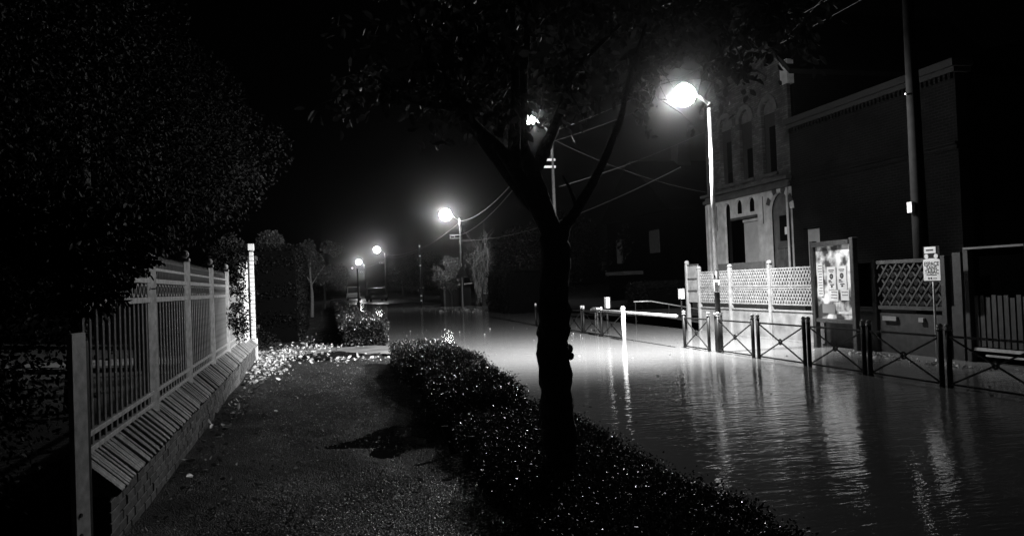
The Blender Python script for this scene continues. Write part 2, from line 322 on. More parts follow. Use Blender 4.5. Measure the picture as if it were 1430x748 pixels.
# wet grit over the path; pale grains paint in its glints and lit patch
def grit(regions, n, pw, label, rs=1.5):
    P = np.concatenate([np.stack([RNG.normal(cx, sx, int(n * w)), RNG.normal(cy, sy, int(n * w)), np.zeros(int(n * w))], 1) for cx, cy, sx, sy, w in regions])
    P = P[(P[:, 0] > -1.25) & (P[:, 0] < 1.25) & (P[:, 1] > 4.2) & (P[:, 1] < 18)]; k = len(P)
    P[:, 2] = .08 + .018 * np.sin(P[:, 0] * 2.1 + 1) * np.sin(P[:, 1] * .9) + .012 * np.sin(P[:, 0] * 5 + P[:, 1] * 1.7)
    for cx, cy, rx, ry in PUD: P[:, 2] -= .045 * np.exp(-(((P[:, 0] - cx) / rx) ** 2 + ((P[:, 1] - cy) / ry) ** 2))
    r = RNG.uniform(.004, .009, k) * rs; a = RNG.uniform(0, 6.28, k); v = np.zeros((k, 5, 3))
    for q in range(4):
        v[:, q, 0] = P[:, 0] + r * np.cos(a + q * 1.57) * RNG.uniform(.7, 1.2, k); v[:, q, 1] = P[:, 1] + r * np.sin(a + q * 1.57) * RNG.uniform(.7, 1.2, k); v[:, q, 2] = P[:, 2] - .002 + RNG.uniform(0, .003, k)
    v[:, 4, 0] = P[:, 0] + RNG.uniform(-.3, .3, k) * r; v[:, 4, 1] = P[:, 1] + RNG.uniform(-.3, .3, k) * r; v[:, 4, 2] = P[:, 2] + r * RNG.uniform(.3, .8, k)
    f = np.array([[0, 1, 4], [1, 2, 4], [2, 3, 4], [3, 0, 4]])
    f = (np.arange(k)[:, None, None] * 5 + f[None]).reshape(-1, 3)
    return tag(link('loose_grit', fast_mesh('loose_grit', v.reshape(-1, 3), f, glintmat(pw=pw))), label, 'grit', kind='stuff')
grit([(.2, 5.4, .5, .5, .3), (.75, 10.5, .35, 2.2, .25), (0, 9, .7, 4, .45)], 24000, 8, 'wet grit with painted pale glints strewn over the dark asphalt path')
grit([(.7, 5.35, .25, .4, .8), (.45, 5.3, .45, .55, .2)], 11000, 1.6, 'patch of wet gravel, painted pale for its glints, on the path at the bottom centre', 1.7)
# ---------------------------------------------------------------- left garden wall and railing
WALL = thing('garden_wall', 'low dark brick garden wall with sloping tile coping along the left of the path', 'wall', (-1.31, 5.25, 0), radians(1.06))
LEN = 13.8
MB().box(-.22, -.012, 0, LEN, -.1, .45).build('wall_core', M['mortar'], WALL)
bm_ = [MB().box(-.105, 0, 0, .212, 0, .062).mesh('brick', mat('wall_brick_%d' % i, .05 + .022 * i, .7, (30, .45, 5), ('n', 70, .6, .004)), bevel=.004) for i in range(4)]
rest = MB(); nb = 0
for r in range(7):
    k = 0
    while True:
        y = k * .225 - (.11 if r % 2 else 0); k += 1
        if y > LEN - .2: break
        y = max(y, 0.002); x = random.uniform(-.004, .004); z = .005 + r * .0675
        if nb < 300 and y < 9.6: 
            o = link('brick', bm_[random.randrange(4)], WALL, (x, y, z), (random.uniform(-.01, .01), 0, random.uniform(-.008, .008))); nb += 1
        else: rest.box(-.105 + x, x, y, y + .212, z, z + .062)
rest.build('distant_bricks', M['brick'], WALL)['kind'] = 'stuff'
MB().prism([(-.2, .44), (.0, .44), (.0, .45), (-.19, .66)], 0.01, LEN - .01, 1).build('coping_bed', mat('coping_bed_mortar', .1, .7, (22, .6, 6), ('n', 50, .9, .006)), WALL)
cm = [MB().hexa([(-.2, 0, .45), (.02, 0, .43), (.02, .0515, .43), (-.2, .0515, .45), (-.2, 0, .70), (.0515, 0, .465), (.0515, .0515, .465), (-.2, .0515, .70)]).mesh('coping_tile', mat('coping_%d' % i, v, .4, (22, .6, 6), ('n', 50, .9, .006)), bevel=.005) for i, v in enumerate((.13, .17, .21, .28))]
y = 0.0
while y < LEN - .07:
    link('coping_tile', cm[random.choice((0, 1, 1, 2, 2, 3))], WALL, (random.uniform(-.02, .02), y, random.uniform(-.004, .004)), (random.uniform(-.01, .01), random.uniform(-.02, .02), random.uniform(-.015, .015))); y += .053
RA = thing('iron_railing', 'pale painted iron railing with ball topped pillars standing on the garden wall', 'railing', (-1.31, 5.25, 0), radians(1.06))
RX = -.165
for (z, h) in ((.70, .035), (.80, .035), (1.63, .05), (1.80, .045)):
    MB().box(RX - .022, RX + .022, .1, 11.5, z - h / 2, z + h / 2).build('rail', M['rail'], RA, bevel=.004)
MB().box(RX - .008, RX + .008, .1, 11.5, 1.9, 1.925).build('rail', M['rail'], RA)
pil = [2.3, 4.45, 6.8, 9.1, 11.4]
pm = MB().box(-.03, .025, -.09, .09, .5, 2.06).mesh('pillar', M['rail'], bevel=.006)
cmh = MB().box(-.055, .055, -.065, .065, 2.06, 2.09).ball((0, 0, 2.14), .05).mesh('ball_cap', M['rail'])
for p in pil: link('pillar', pm, RA, (RX, p, 0), (0, 0, radians(-15))); link('ball_cap', cmh, RA, (RX, p, 0))
bar_m = MB().box(-.008, .008, -.008, .008, .66, 1.62).mesh('bar', M['rail'])
top_m = MB().box(-.007, .007, -.007, .007, 1.8, 1.99).add([(-.012, -.012, 1.985), (.012, -.012, 1.985), (.012, .012, 1.985), (-.012, .012, 1.985), (0, 0, 2.05)], [(0, 1, 4), (1, 2, 4), (2, 3, 4), (3, 0, 4), (3, 2, 1, 0)]).mesh('finial_bar', M['rail'])
rg = MB(); 
for k in range(12):
    a, b = 2 * pi * k / 12, 2 * pi * (k + 1) / 12
    rg.bar((0, .052 * cos(a), 1.715 + .052 * sin(a)), (0, .052 * cos(b), 1.715 + .052 * sin(b)), .016, .014, (1, 0, 0))
rg_m = rg.mesh('ring', M['rail'])
y = .14
while y < 11.45:
    if min(abs(y - p) for p in pil) > .06:
        link('bar', bar_m, RA, (RX, y, 0), (0, 0, radians(-30))); link('ring', rg_m, RA, (RX, y, 0))
        link('finial_bar', top_m, RA, (RX, y, 0)); 
    if min(abs(y + .08 - p) for p in pil) > .08: link('finial_bar', top_m, RA, (RX, y + .08, 0))
    y += .165
# near post with bolt heads
PO = thing('end_post', 'tall pale flat post with bolt heads at the near end of the garden wall', 'post', (-1.33, 4.74, 0), radians(-15))
MB().box(-.03, .0, -.05, .09, -.05, 1.47).build('post_plate', M['rail'], PO, bevel=.005)
MB().box(-.03, -.005, .092, .12, -.05, 1.42).build('edge_flange', M['iron'], PO)
for z in (.24, .36, .47): MB().tube([(.0, -.01, z), (.008, -.01, z)], .012, 8).build('bolt', M['iron'], PO)
# white rendered gate pier and brick quoin pillar beyond it
GP = thing('gate_pier', 'bright white rendered gate pier at the far end of the garden wall', 'pier', (-1.31, 5.25, 0), radians(1.06))
MB().prism([(12.2, .6), (13.4, .6), (13.4, 2.38), (13.2, 2.3), (12.8, 2.05), (12.45, 1.75), (12.2, 1.6)], -.3, -.1).build('rendered_panel', M['white'], GP, bevel=.01)
QB = thing('quoin_pillar', 'slim brick gate pillar with toothed pale quoins beside the driveway', 'pillar', (-1.31, 5.25, 0), radians(1.06))
MB().box(-.055, .015, 13.49, 13.66, .4, 2.72).build('shaft', M['conc'], QB)
for k in range(21):
    MB().box(-.06, .022, 13.48 - (.012 if k % 2 else 0), 13.68, .52 + k * .1, .52 + k * .1 + .085).build('quoin_brick', M['white'], QB)
MB().box(-.08, .04, 13.45, 13.7, 2.65, 2.8).build('cap', M['white'], QB)
MB().box(-.2, .04, 13.81, 13.95, -.1, .6).build('buttress', M['white'], QB, bevel=.01)

# panelled brick pier across the driveway
BP = thing('brick_pier', 'dark panelled brick gate pier on the far side of the driveway', 'pier', (-2.2, 23.4, 0))
MB().box(-.34, .34, -.34, .34, -.1, .65).build('plinth', M['pierb'], BP)
MB().box(-.38, .38, -.38, .38, .65, .74).build('plinth_cap', M['dconc'], BP)
MB().box(-.29, -.1, -.29, .29, .74, 2.5).box(.1, .29, -.29, .29, .74, 2.5).box(-.1, .1, -.24, .29, .74, 2.5).build('shaft', M['pierb'], BP)
MB().box(-.34, .34, -.34, .34, 2.5, 2.62).box(-.38, .38, -.38, .38, 2.62, 2.72).build('cap', M['dconc'], BP)

# ---------------------------------------------------------------- hedges
def hedge(label, x0, x1, y0, y1, h, n, size, z0=.1, xf=None, m='box', group=None, lump=.05, jit=.03):
    """box hedge: dark core and a skin of small leaves; xf(y) moves the x edges"""
    T = thing('box_hedge', label, 'hedge', (0, 0, 0), 0, group)
    ny = max(4, int((y1 - y0) * 3)); ys = np.linspace(y0, y1, ny); xf = xf or (lambda y: (x0, x1))
    def lum(x, y, z): return lump * (np.sin(x * 3.1 + y * 2.3) + np.sin(y * 4.7 + z * 5) * .7 + np.sin(y * 1.1 + 1) * .9)
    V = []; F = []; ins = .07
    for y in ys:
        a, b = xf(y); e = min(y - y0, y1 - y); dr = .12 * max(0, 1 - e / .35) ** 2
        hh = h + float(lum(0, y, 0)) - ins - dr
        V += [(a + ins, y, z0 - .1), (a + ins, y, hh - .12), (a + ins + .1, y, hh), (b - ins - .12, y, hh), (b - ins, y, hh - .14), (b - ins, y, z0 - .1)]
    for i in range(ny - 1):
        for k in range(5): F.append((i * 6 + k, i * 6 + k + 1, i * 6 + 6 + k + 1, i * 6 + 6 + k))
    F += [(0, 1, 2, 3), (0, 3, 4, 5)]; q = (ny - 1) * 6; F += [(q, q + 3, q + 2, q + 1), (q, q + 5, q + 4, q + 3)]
    mb = MB(); mb.add(V, F); mb.build('shade_core', M['core'], T)  # near-black solid core paints in the shade between the leaves
    yy = RNG.uniform(y0, y1, n); face = RNG.uniform(0, 1, n); ab = np.array([xf(t) for t in yy]); a, b = ab[:, 0], ab[:, 1]; w = (b - a).mean()
    per = 2 * (h - z0) + w; pe = face * per; P = np.zeros((n, 3)); D = np.zeros((n, 3)); P[:, 1] = yy
    lf = pe < (h - z0); rt_ = pe > (h - z0) + w; tp = ~(lf | rt_)
    hv = h + lum(0, yy, 0)
    e = np.minimum(yy - y0, y1 - yy); hv = hv - .12 * np.clip(1 - e / .35, 0, 1) ** 2
    P[lf, 0] = a[lf] + .02; P[lf, 2] = z0 + pe[lf] / (h - z0) * (hv[lf] - z0); D[lf, 0] = -1
    P[rt_, 0] = b[rt_] - .02; P[rt_, 2] = z0 + (pe[rt_] - (h - z0) - w) / (h - z0) * (hv[rt_] - z0); D[rt_, 0] = 1
    t = (pe[tp] - (h - z0)) / w; P[tp, 0] = a[tp] + t * (b - a)[tp]; P[tp, 2] = hv[tp] - .1 * np.clip(abs(t - .5) * 2 - .75, 0, 1) * 3; D[tp, 2] = 1
    ne = int(n * .12 * min(1, 6 / (y1 - y0)) + 300)
    for yy0, sg in ((y0, -1), (y1, 1)):     # ends
        aa, bb = xf(yy0); Q = np.stack([RNG.uniform(aa, bb, ne), np.full(ne, yy0), z0 + RNG.uniform(0, 1, ne) * (h - .06 - z0)], 1)
        P = np.concatenate([P, Q]); DD = np.zeros((ne, 3)); DD[:, 1] = sg; D = np.concatenate([D, DD])
    P += RNG.normal(0, jit, P.shape) + D * (lump * np.sin(P[:, 1:2] * 6 + P[:, 2:3] * 7)); P[:, 2] = np.maximum(P[:, 2], z0 - .05)
    foliage('foliage', P, size, M[m], T, D)
    return T
hedge('rounded clipped box hedge beside the path, between the tree trunk and the driveway', 1.3, 2.4, 8.3, 16.3, .57, 70000, .024, lump=.03,
      xf=lambda y: (1.27 + .08 * sin(y * 1.3), 2.02 + .02 * (y - 3) + .05 * sin(y * 1.9)))
hedge('low sparkling ground cover hedge around the foot of the middle tree', 1.3, 2.4, 1.6, 8.5, .32, 80000, .02, lump=.02, jit=.035,
      xf=lambda y: (1.2 + .12 * sin(y * 1.3) * sin(y * 3.1), 2.33 + .05 * sin(y * 1.9)))
hedge('low clipped box hedge just past the driveway, running away beside the path', .55, 1.75, 22.2, 33, .68, 16000, .055)
hedge('long low hedge farther down the path toward the distant lamps', .75, 1.6, 33.6, 78, .62, 14000, .09, m='box')
hedge('tall dark clipped hedge wall left of the path beyond the brick pier', -3.4, -.75, 25.5, 36, 3.1, 22000, .07, lump=.09, m='yew')
hedge('dim trimmed hedge on the right bank behind the rail', 13.8, 18, 31.5, 34, 1.4, 7000, .07, z0=.3, m='yew')
hedge('pale grey clipped hedge beside the far garden wall', 9.9, 13.0, 41.5, 47, 2.35, 9000, .08, z0=0, m='yew')

# pale flecks paint wet glints onto the hedge top and tree foot
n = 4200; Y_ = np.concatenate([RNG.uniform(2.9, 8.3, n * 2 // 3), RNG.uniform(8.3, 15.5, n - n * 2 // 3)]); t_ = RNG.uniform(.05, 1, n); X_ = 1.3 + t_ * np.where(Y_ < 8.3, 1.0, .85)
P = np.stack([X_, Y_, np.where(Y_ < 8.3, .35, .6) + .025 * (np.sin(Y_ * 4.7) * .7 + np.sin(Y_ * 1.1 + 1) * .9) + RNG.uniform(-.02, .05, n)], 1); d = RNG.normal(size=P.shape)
v_, f_ = leaves(P, .018, d * 3); tag(link('hedge_glint_flecks', fast_mesh('hedge_glint_flecks', v_, f_, glintmat('painted_hedge_glints', .1, .9, 1.5, .2))), 'countless tiny pale flecks painting wet glints onto the near hedge', 'leaves', kind='stuff')
# ---------------------------------------------------------------- street tree
TR = thing('street_tree', 'gnarled dark cherry tree rising through the hedge in the middle of the view', 'tree', (1.6, 5.3, 0))
def rough_path(a, pts, n):
    P = [Vector(p) for p in [a] + pts]; out = []
    for i in range(len(P) - 1):
        for k in range(n): out.append(P[i].lerp(P[i + 1], k / n))
    out.append(P[-1]); 
    for i in range(2): out = [out[0]] + [(out[k - 1] + out[k] * 2 + out[k + 1]) / 4 for k in range(1, len(out) - 1)] + [out[-1]]
    return out
def limb(mb, pts, r0, r1, n=10, k=6, wob=.12):
    P = rough_path(pts[0], pts[1:], k); m_ = len(P)
    mb.tube(P, [r0 + (r1 - r0) * i / (m_ - 1) for i in range(m_)], n, wob=wob); return P
mb = MB()
tp = rough_path((-.02, 0, 0), [(0, 0, .6), (-.02, 0, 1.1), (.0, 0, 1.5), (.03, 0, 1.9), (.03, 0, 2.06)], 9)
tr_ = [(.14 - .003 * i if i < 8 else .112 + .016 * abs(sin(i * .9)) * (1 if i < 28 else .4)) - .018 * i / len(tp) for i in range(len(tp))]
mb.tube(tp, tr_, 20, wob=.13)
for (x, y, z, r) in ((.1, -.02, 1.12, .03), (.095, .0, 1.17, .036), (.088, -.03, .98, .02), (.07, -.06, 1.9, .045), (-.085, -.05, .9, .035), (.095, .02, .8, .03), (.02, -.09, 1.6, .04), (-.07, -.06, 1.95, .04)):
    b0 = len(mb.v); mb.ball((x, y, z), r, 9, 6)
mb.build('trunk', M['bark'], TR, True)
lm = MB(); tips = []
def L_(pts, r0, r1, d=1): 
    P = limb(lm, pts, r0, r1); tips.append((P, r0)); return P
L_([(.02, 0, 1.95), (-.12, -.03, 2.2), (-.27, -.05, 2.47), (-.4, -.05, 2.63), (-.66, -.1, 2.86), (-.85, -.15, 3.18), (-1.0, -.2, 3.6)], .064, .014)
L_([(.04, 0, 1.95), (-.06, .05, 2.3), (-.17, .08, 2.65), (-.15, .1, 3.05), (-.05, .2, 3.6), (.0, .3, 4.2)], .068, .018)
L_([(.05, 0, 1.95), (.16, -.02, 2.12), (.3, -.05, 2.33), (.44, -.05, 2.58), (.54, -.08, 2.82), (.6, -.1, 3.1), (.75, -.1, 3.5)], .043, .01)
L_([(-.27, -.05, 2.47), (-.3, -.3, 2.9), (-.35, -.5, 3.4)], .0515, .015)
L_([(-.05, .1, 2.5), (.15, .25, 2.85), (.35, .35, 3.3), (.8, .5, 3.7)], .05, .014)
L_([(-.12, .02, 2.2), (-.3, .4, 2.6), (-.55, .7, 3.1), (-.8, 1.0, 3.6)], .05, .014)
L_([(.08, .02, 2.05), (.2, .0, 2.18), (.17, .02, 2.3), (.12, .05, 2.42)], .022, .008)
L_([(-.66, -.1, 2.86), (-.95, .1, 2.95), (-1.2, .2, 3.15)], .03, .008)
L_([(.58, -.08, 3.0), (.9, .3, 3.3), (1.5, .4, 3.5)], .022, .007)
lm.build('limb', M['bark'], TR, True)
# crown: leaves hang along twigs spread through an uneven volume
tw = MB(); PL = []
cent = []
for _ in range(150):
    x, y = random.uniform(-1.35, 1.95), random.uniform(-1.3, 1.9)
    q = ((x - .25) / 1.75) ** 2 + ((y - .2) / 1.7) ** 2
    if q > 1: continue
    lo = 2.72 + .3 * abs(x - .1) * .5 + (.28 if x > .4 else 0) - (.12 if x < -.55 else 0) + random.uniform(-.05, .25)
    z = random.uniform(lo + .1, 4.3 - 1.0 * q); cent.append((x, y, z))
for c in cent:
    k = random.randint(2, 4)
    for _ in range(k):
        e = Vector(c) + Vector((random.gauss(0, .22), random.gauss(0, .22), random.gauss(-.06, .15)))
        tw.tube([c, Vector(c).lerp(e, .5) + Vector((0, 0, .03)), e], [.005, .004, .002], 4)
        for t in range(14):
            p = Vector(c).lerp(e, random.random()) + Vector((random.gauss(0, .05), random.gauss(0, .05), random.gauss(-.02, .05))); PL.append(tuple(p))
tw.build('twigs', M['bark'], TR)['kind'] = 'stuff'
PL = np.array(PL) + np.array([1.6, 5.3, 0]); C0 = np.array([0, 0, 1.65]); dl = np.array([7.77, 15.35, 5.6]) - C0; dl /= np.linalg.norm(dl)
rel = PL - C0; off = rel - (rel @ dl)[:, None] * dl; PL = PL[np.linalg.norm(off, axis=1) > .27] - np.array([1.6, 5.3, 0])   # the gap in the crown where the lamp shows
foliage('crown', PL, .075, M['leaf'], TR, None, .9)

# stakes in the hedge foot
for (x, y, a, lab) in ((1.16, 7.3, .25, 'short pale timber stake leaning at the hedge foot, the left one'), (1.25, 6.7, .1, 'short pale timber stake leaning at the hedge foot, the right one')):
    st = thing('timber_stake', lab, 'stake', (x, y, .06))
    MB().hexa([(-.03, -.03, 0), (.03, -.03, 0), (.03, .01, 0), (-.03, .01, 0), (-.03 - a * .35, -.06, .28), (.03 - a * .35, -.06, .28), (.03 - a * .35, -.02, .28), (-.03 - a * .35, -.02, .28)]).build('stake', M['wood'], st, bevel=.004)

# ---------------------------------------------------------------- dark evergreens left of the path
def ever(label, cs, rs, n, size, trunk=None, m='yew', name='evergreen_tree', cat='tree', group=None):
    T = thing(name, label, cat, (0, 0, 0), 0, group)
    P, D = clumps(cs, rs, n); P[:, 2] = np.maximum(P[:, 2], .1)
    foliage('crown', P, size, M[m], T, D, .3)
    if trunk:
        mb = MB(); limb(mb, trunk[0], trunk[1], trunk[2], 8); mb.build('trunk', M['bark'], T, True)
    return T
ever('black evergreen mass overhanging the railing at the far left', [(-2.3, 5.6, 2.7), (-2.7, 7, 3.6), (-2.4, 8.5, 3.5), (-2.2, 6.6, 2.5), (-3.5, 6, 4.5), (-3.2, 9, 5), (-3.4, 5, 2.5), (-2.9, 5.2, 1.5), (-3.0, 7.5, 1.5), (-2.6, 6.2, .7), (-3.2, 8.2, .9), (-2.5, 7.2, 1.2), (-2.1, 5.7, 2.15), (-1.35, 5.9, 2.05), (-1.45, 6.7, 2.2), (-1.5, 7.4, 2.35), (-1.3, 5.4, 1.85), (-1.6, 8.6, 2.6)],
     [.6, .95, 1.0, .6, 1.5, 1.6, 1.1, .9, .8, .7, .9, .7, .36, .3, .32, .3, .28, .45], 34000, .05, ([(-3.4, 7, 0), (-3.3, 7.2, 2), (-3.2, 7, 5)], .14, .05))
ever('dark spreading evergreen behind the middle of the railing', [(-2.9, 10.5, 3.9), (-2.3, 12, 3.5), (-2.6, 14, 4.2), (-3.5, 12, 5.5), (-2.1, 11, 3.0), (-2.0, 14.2, 3.2), (-3.3, 11.5, 2)],
     [1.2, 1.0, 1.25, 1.8, .6, .8, .9], 20000, .06, ([(-3.4, 12, 0), (-3.3, 12.2, 3), (-3.2, 12, 5.5)], .16, .06))
ever('dark tall tree hanging over the gate pier and driveway', [(-2.6, 17.5, 4.6), (-2.0, 18.6, 4.2), (-3.6, 20, 6), (-1.6, 20, 5.2), (-3.5, 17, 3.3), (-3.0, 22, 4.8)],
     [1.2, .9, 2.0, 1.0, 1.0, 1.3], 16000, .08, ([(-3.9, 18.5, 0), (-3.7, 18.6, 3), (-3.4, 18.8, 6)], .2, .08))
ever('ivy bush spilling through the far end of the railing', [(-1.68, 14.4, 1.3), (-1.66, 14.9, 1.9), (-1.64, 15.4, 1.2), (-1.66, 15.9, .95), (-1.75, 14.7, 2.1), (-1.7, 16.3, 1.6), (-1.8, 15.8, 2.2), (-1.66, 16.8, 1.0), (-1.85, 16.8, 2.4)], [.26, .3, .3, .25, .3, .3, .4, .2, .35], 6500, .05, name='ivy_bush', cat='bush')
ever('black leafy branches drooping over the near corner of the railing', [(-1.42, 5.6, 1.95), (-1.45, 6.2, 2.05), (-1.5, 6.7, 2.15), (-1.5, 7.2, 2.25), (-1.4, 5.3, 1.75), (-1.6, 5.2, 2.1), (-1.5, 7.9, 2.45)], [.27, .27, .2, .2, .22, .3, .2], 6500, .05, name='evergreen_bush', cat='bush')
ever('shadowed shrub in front of the near post at the lower left corner', [(-2.0, 5.0, 1.0), (-2.2, 4.8, .6), (-1.85, 5.0, .4), (-2.4, 5.2, 1.5), (-1.75, 4.9, 1.15), (-1.95, 4.85, 1.6)], [.32, .4, .25, .45, .18, .28], 6500, .04, name='garden_shrub', cat='shrub')
ever('small weed clump growing at the foot of the quoin pillar', [(-1.75, 22.7, .35), (-1.5, 23.0, .3), (-1.9, 22.4, .5)], [.3, .25, .3], 900, .06, name='weed_clump', cat='weeds')
# far left trees
for lab, x, y, h, r, n, pb in (('small leafy street tree with a pale trunk, left of the distant lamps', -.7, 50, 4.6, 1.6, 3500, 'pbark'), ('leafy street tree behind the pale trunked one', .1, 64, 5.2, 2.2, 3500, 'bark'), ('bushy tree farther left above the tall hedge', -3.4, 42, 4.8, 2.2, 4500, 'bark')):
    T = thing('street_tree', lab, 'tree', (x, y, 0)); mb = MB(); limb(mb, [(0, 0, 0), (.05, 0, 1.5), (-.05, 0, 3), (.1, .1, h - .5)], .1 if pb == 'bark' else .12, .03, 8)
    limb(mb, [(0, 0, 2), (.5, .2, 2.8), (.9, .2, 3.3)], .05, .02, 6); limb(mb, [(0, 0, 2.2), (-.5, .1, 3), (-.8, .2, 3.6)], .05, .02, 6); mb.build('trunk', M[pb], T, True)
    cs = [(random.uniform(-r, r) * .7, random.uniform(-r, r) * .6, random.uniform(2.3, h)) for _ in range(11)]
    P, D = clumps(cs, [random.uniform(.35, .75) for _ in cs], n); foliage('crown', P, .13, M['far'], T, D, .3)

# ---------------------------------------------------------------- street lamps
def spot(parent, loc, aim, watts, size=168, blend=.65, r=.07):
    d = bpy.data.lights.new('lamp_or_fill_beam', 'SPOT'); d.energy = watts; d.spot_size = radians(size); d.spot_blend = blend; d.shadow_soft_size = r
    o = bpy.data.objects.new('lamp_or_fill_beam', d); COL.objects.link(o); o.parent = parent; o.location = loc
    o.rotation_euler = Vector(aim).to_track_quat('-Z', 'Y').to_euler(); return o
def lantern(parent, c, s, m='globe', r=.16, sz=.95):
    hd = MB(); hd.tube([(c[0], c[1], c[2] + r * .85), (c[0], c[1], c[2] + r * 1.0), (c[0], c[1], c[2] + r * 1.15)], [r * .5, r * .45, r * .2], 14)
    hd.build('lamp_hood', M['galv'], parent, True)
    MB().ball(c, r, 16, 10, sz).build('lamp_bowl', M[m], parent, True)  # bowls drawn oversize so their shape takes in the bloom
NL = thing('street_lamp', 'slender lit street lamp standing in the row of barriers, arm over the water', 'street lamp', (8.33, 15.3, 0))
mb = MB(); mb.tube([(0, 0, .84), (0, 0, 1.75)], [.06, .055], 14).build('pole_foot', M['iron'], NL, True)
MB().tube([(0, 0, 1.75), (0, 0, 5.45)], [.052, .036], 14).build('pole', M['galv'], NL, True)
MB().tube([(0, 0, -.2), (0, 0, .83)], .088, 16).build('base_sleeve', M['iron'], NL, True)
MB().tube([(0, 0, .8), (0, 0, .85)], .1, 16).build('base_collar', M['galv'], NL, True)
MB().tube([(0, 0, 5.4), (-.2, .0, 5.56), (-.42, .02, 5.62)], [.034, .03, .028], 10).build('arm', M['galv'], NL, True)
lantern(NL, (-.56, .05, 5.6), 1, 'glow2', .25, .95)
spot(NL, (-.56, .05, 5.2), (-.25, .6, -.76), LAMP * .95, 150, .85)
spot(NL, (-.9, .2, 5.3), (-.68, .52, -.52), LAMP * .36, 100, 1.)  # extra beam added to widen the bright pool on the left
spot(NL, (-.9, -.15, 5.45), (-.8, -.5, -.33), LAMP * .085, 80, 1.)  # extra beam added to brighten the railing and path
spot(NL, (-.35, -.3, 5.3), (.75, -.5, -.43), LAMP * .17, 80, 1.)  # extra beam added to brighten the sign and noticeboard
MB().tube([(0, 0, 1.3), (0, 0, 1.56)], .064, 14).build('tape_band', M['white'], NL, True)
MB().box(-.1, -.01, -.085, -.06, 1.32, 1.52).build('pasted_notice', M['paper'], NL)
MB().box(-.11, -.06, -.08, -.03, 1.6, 1.67).build('hose_clamp', M['galv'], NL)
def upole(label, x, y, head, top, r=.11, g='wooden poles carrying street lamps and wires', bowl=.2, cross=True, bm='globe'):
    T = thing('utility_pole', label, 'utility pole', (x, y, 0), 0, g)
    MB().tube([(0, 0, -.2), (0, 0, top)], [r * 1.3, r * .8], 12).build('pole', M['bark'], T, True)
    MB().tube([(0, 0, top - .8), (0, -.02, top - .1)], [r * .84, r * .84], 12).build('pole_cap_sleeve', M['galv'], T, True)
    MB().tube([(0, 0, head[2] - .5), (head[0] * .5, head[1] * .5, head[2] - .1), (head[0] * .85, head[1], head[2] + .08)], .03, 8).build('lamp_arm', M['galv'], T, True)
    lantern(T, head, 1, bm, bowl)
    if cross:
        for z in (top - 1.35, top - 1.6): MB().box(-.85, .1, -.04, .04, z - .04, z + .04).build('crossarm', M['galv'], T)
        for xx in (-.8, -.45): MB().tube([(xx, 0, top - 1.56), (xx, 0, top - 1.45)], .04, 8).build('insulator', M['white'], T, True)
    return T
upole('utility pole with a lit lamp half hidden behind the middle tree', 8.0, 26, (-.75, 0, 7.34), 7.3, r=.06, bowl=.17)
upole('utility pole with the big lit lamp, three wires swinging off to the right', 10.66, 60, (-1.13, 0, 7.24), 7.0, bowl=.46, bm='globem')
upole('distant utility pole with a lit lamp, right one of the far pair', 9.02, 115, (-1.1, 0, 7.4), 7.0, bowl=.46, bm='globef')
upole('distant utility pole with a lit lamp, left one of the far pair', 7.9, 150, (-1.1, 0, 6.9), 6.5, bowl=.48, bm='globef')
T = thing('street_lamp', 'tiny faint lamp low between the two far lamps', 'street lamp', (8.3, 190, 0)); MB().tube([(0, 0, 0), (0, 0, 5.3)], .08, 6).build('pole', M['iron'], T); MB().ball((0, 0, 5.4), .16).build('lamp_bowl', M['glow2'], T)
# tall dark pole at right
UP = thing('utility_pole', 'tall dark concrete utility pole rising out of frame at the right', 'utility pole', (11.2, 12.55, 0))
MB().tube([(0, 0, -.3), (-.02, 0, 3), (-.04, 0, 9)], [.155, .135, .09], 14).build('pole', M['poleblk'], UP, True)
MB().box(-.235, -.16, -.06, .06, 2.72, 2.92).build('number_plate', M['signw'], UP)
MB().tube([(-.2, 0, 5.0), (-.1, 0, 5.0)], .02, 6).build('hook_bolt', M['galv'], UP)

# ---------------------------------------------------------------- overhead wires
def wire(label, a, b, sag, r=.0045, n=24):
    a, b = Vector(a), Vector(b); P = [a.lerp(b, i / n) - Vector((0, 0, sag * 4 * (i / n) * (1 - i / n))) for i in range(n + 1)]
    return tag(MB().tube(P, r, 5).build('overhead_wire', M['wire']), label, 'wire')
wire('upper lit wire from the hidden pole to the right hand pole', (8.05, 26, 6.95), (11.15, 12.6, 7.7), .25)
wire('second lit wire just under the upper one behind the tree', (8.1, 26, 6.62), (11.1, 12.6, 7.3), .3)
wire('wire dropping from the hidden pole toward the gabled house', (8.1, 26, 6.65), (15, 27.6, 4.9), .25)
wire('bright dashed wire rising right toward the lamp post', (8.2, 26, 5.0), (14.95, 22.6, 7.6), .25)
wire('top curved wire leaving the big lamp pole', (10.7, 60, 6.75), (8.1, 26, 7.0), .75, .02)
wire('middle curved wire leaving the crossarm of the big lamp pole', (9.9, 60, 5.6), (7.6, 26, 6.2), .8, .02)
wire('lowest curved wire leaving the big lamp pole', (10.7, 60, 5.2), (13.9, 28, 6.0), .75, .02)
wire('faint wire crossing in front of the gable', (14.96, 26.6, 8.4), (11.15, 12.6, 8.6), .2)
wire('short lit wire slanting behind the tree trunk', (7.9, 26, 3.6), (3.7, 17.5, 5.3), .1)
wire('small wire beside the right far lamp', (9.02, 115, 6.6), (13.5, 100, 7.2), .5, .03)
wire('small wire beside the left far lamp', (7.9, 150, 6.0), (9.3, 115, 6.5), .5, .03)
wire('wire between the far lamp pole and the big lamp pole', (9.02, 115, 6.3), (10.6, 60, 6.6), 1.0, .015)

